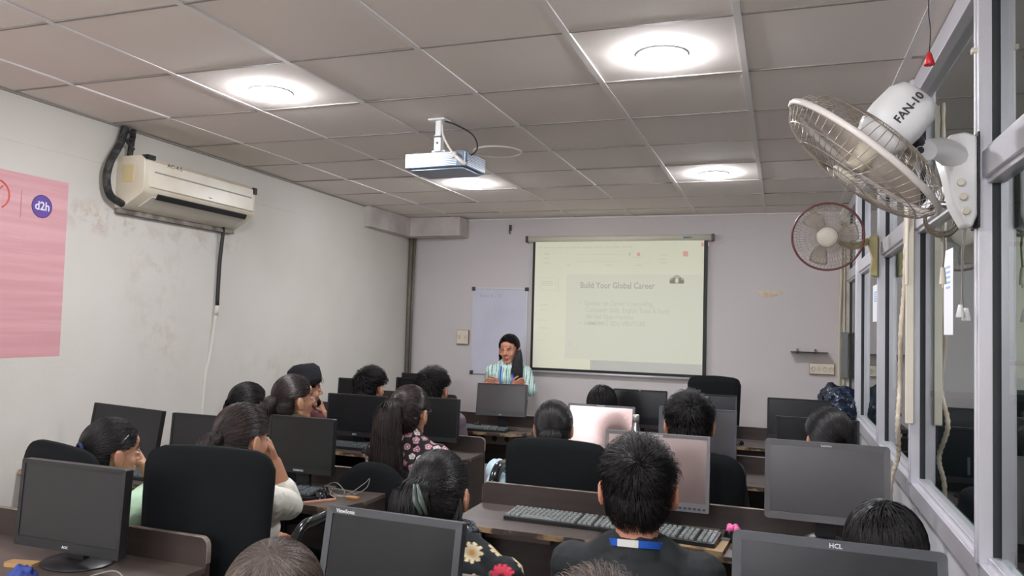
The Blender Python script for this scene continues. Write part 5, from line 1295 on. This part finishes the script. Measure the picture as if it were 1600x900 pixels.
# --- men in the fourth row
t, H, N_, S, P0 = person('man with wavy black hair beside a black monitor, nearer the left wall', HC(581, 576, 4.85, 1.1), 12, body=0, s=1.1, female=False, hair='short', shirt=gm('grey shirt', (110, 104, 112)), seed=17, vox=.008, nstr=2200, vol=.008)
t, H, N_, S, P0 = person('man with tousled dark hair in mauve shirt, just left of the presenter', HC(678, 577, 4.8, 1.12), 2, body=0, s=1.12, female=False, hair='short', shirt=gm('mauve shirt', (112, 96, 106)), seed=18, vox=.008, nstr=2400, vol=.009)
# --- right block
t, H, N_, S, P0 = person('woman with low black ponytail in white top, seated in the wide black chair', HC(866, 627, 3.58, 1.02), -12, body=-6, s=1.02, hair='pony', hm=HAIR, shirt=gm('pale blue cloth', (196, 214, 222)), seed=19, vox=.007, nstr=2600, gather=(0, -.11, -.0), vol=.006, trousers=mat('pale blue denim', (166, 192, 204), .9),
    tail=[([(0, -.10, .01), (-.005, -.135, -.02), (-.01, -.135, -.09), (-.015, -.11, -.18)], [.025, .045, .05, .04], 900, .7, (1, 0, 0))])
bm = NB(); ring(bm, .03, .009, seg=24); bm.transform(H @ M.Translation((0, -.112, .0)) @ M.Rotation(1.3, 4, 'X')); obj('hair_band', bm, PLBLK2, t, True)
dm = prims_mesh([('e', (-.30, .10, .86), (.05, .10, .05)), ('e', (-.31, .06, .74), (.035, .10, .12)), ('e', (-.26, .0, .80), (.06, .07, .06))], .007); folds(dm, .012, (20, 12, 6)); obj('dupatta', dm, mat('pale blue dupatta', (186, 210, 220), .85), t)
person('person with straight black bobbed hair at the front below the projection screen', HC(941, 603, 4.98, 1.05), -12, body=0, s=1.05, hair='bob', hm=HAIR, shirt=gm('dark cloth', (40, 40, 46)), seed=20, vox=.009, nstr=1800)
person('man with short tousled hair seated before the grey monitor, right of the steel bottle', HC(1078, 617, 3.62, 1.10), -7, body=-2, s=1.10, female=False, hair='short', shirt=gm('charcoal shirt', (52, 54, 60)), skin=SKINR, seed=21, vox=.007, nstr=3000, vol=.008)
person('person with loose dark hair tied back, seated near the glazing in front of dark monitors', HC(1294, 640, 3.62, 1.02), -20, body=0, s=1.02, hair='bun', hm=HAIR, shirt=gm('dark cloth', (40, 40, 46)), seed=22, vox=.008, nstr=2200, vol=.010, gather=(.03, -.11, -.03))
person('person with smooth black bobbed hair at lower right beneath the large grey monitor', HC(1383, 788, 2.38, 1.08), 0, body=0, s=1.08, hair='bob', hm=HAIR, shirt=gm('dark cloth', (40, 40, 46)), seed=23, vox=.008, nstr=3600, vol=.008)
t, H, N_, S, P0 = person('person with dry brown tied-up hair, only the crown visible at the bottom left of centre', HC(432, 850, 1.27, 1.04), -25, body=-10, s=1.04, hair='bun', hm=HAIRL, shirt=gm('brown cloth', (92, 74, 66)), seed=24, vox=.008, nstr=5200, gather=(0, -.06, .115), vol=.008, rs=.0005)
person('person whose thin brownish crown barely shows at the bottom edge before the man in black', HC(935, 903, 1.22, 1.04), -12, body=0, s=1.04, female=False, hair='short', hm=HAIRL, shirt=gm('sand cloth', (150, 138, 120)), seed=25, vox=.008, nstr=3000, rs=.0005)
# --- presenter
hcp = HC(796, 523, 6.75, 1.10)
t, H, N_, S, P0 = person('woman with long black hair in mint striped shirt and blue lanyard standing at the front', hcp, 180, body=168, s=1.10, pitch=-8, roll=0, seated=False, hair='half', hm=HAIR, shirt=PAT, paintfn=stripes, sleeve='three', seed=30, vox=.005, nstr=3000, gather=(0, -.11, -.02), skin=SKINR, collar=False, shw=.16, hipdz=-.0, fold=.004,
    arms={1: (V((-2.62, 6.80, .95)), V((-2.44, 6.60, .975)), (V((.9, -.1, .3)), V((0, .9, -.3)), .5)), -1: (atY(829, 610, 6.74), V((-2.31, 6.58, .975)), (V((-.75, -.1, .4)), V((0, .9, -.3)), .6))}, eyes=False,
    tail=[([(-.06, -.02, .03), (-.085, .01, -.05), (-.09, .05, -.13), (-.095, .10, -.22), (-.09, .115, -.31)], [.015, .032, .045, .048, .02], 1500, .75, (1, 0, 0)), ([(.06, -.02, .03), (.08, -.02, -.05), (.08, -.03, -.12), (.085, -.03, -.17)], [.012, .02, .022, .01], 500, .6, (1, 0, 0)), ([(0, -.09, .0), (0, -.11, -.08), (0, -.10, -.2)], [.04, .055, .045], 500, .6, (1, 0, 0))])
bm = NB()
for q in (-1, 1): tube(bm, smooth_path([(N_.x+q*.06, N_.y+.03, N_.z+.03), (N_.x+q*.06, N_.y+.125, N_.z-.05), (N_.x+q*.05, N_.y+.185, N_.z-.16), (N_.x+q*.012, N_.y+.19, N_.z-.27)]), .008, 8, ry=.5)
obj('lanyard', bm, MATS['blue lanyard'], t)
for q in (-1, 1):
    bm = NB(); prism(bm, [(0, 0), (q*.045, .010), (q*.042, -.015), (q*.016, -.040)], frame((1, 0, 0), (0, -.45, .9), (0, .9, .45), (N_.x, N_.y+.085, N_.z+.0)), .006); obj('collar_flap', bm, mat('pale collar', (206, 224, 218), .8), t, bevel=.001)
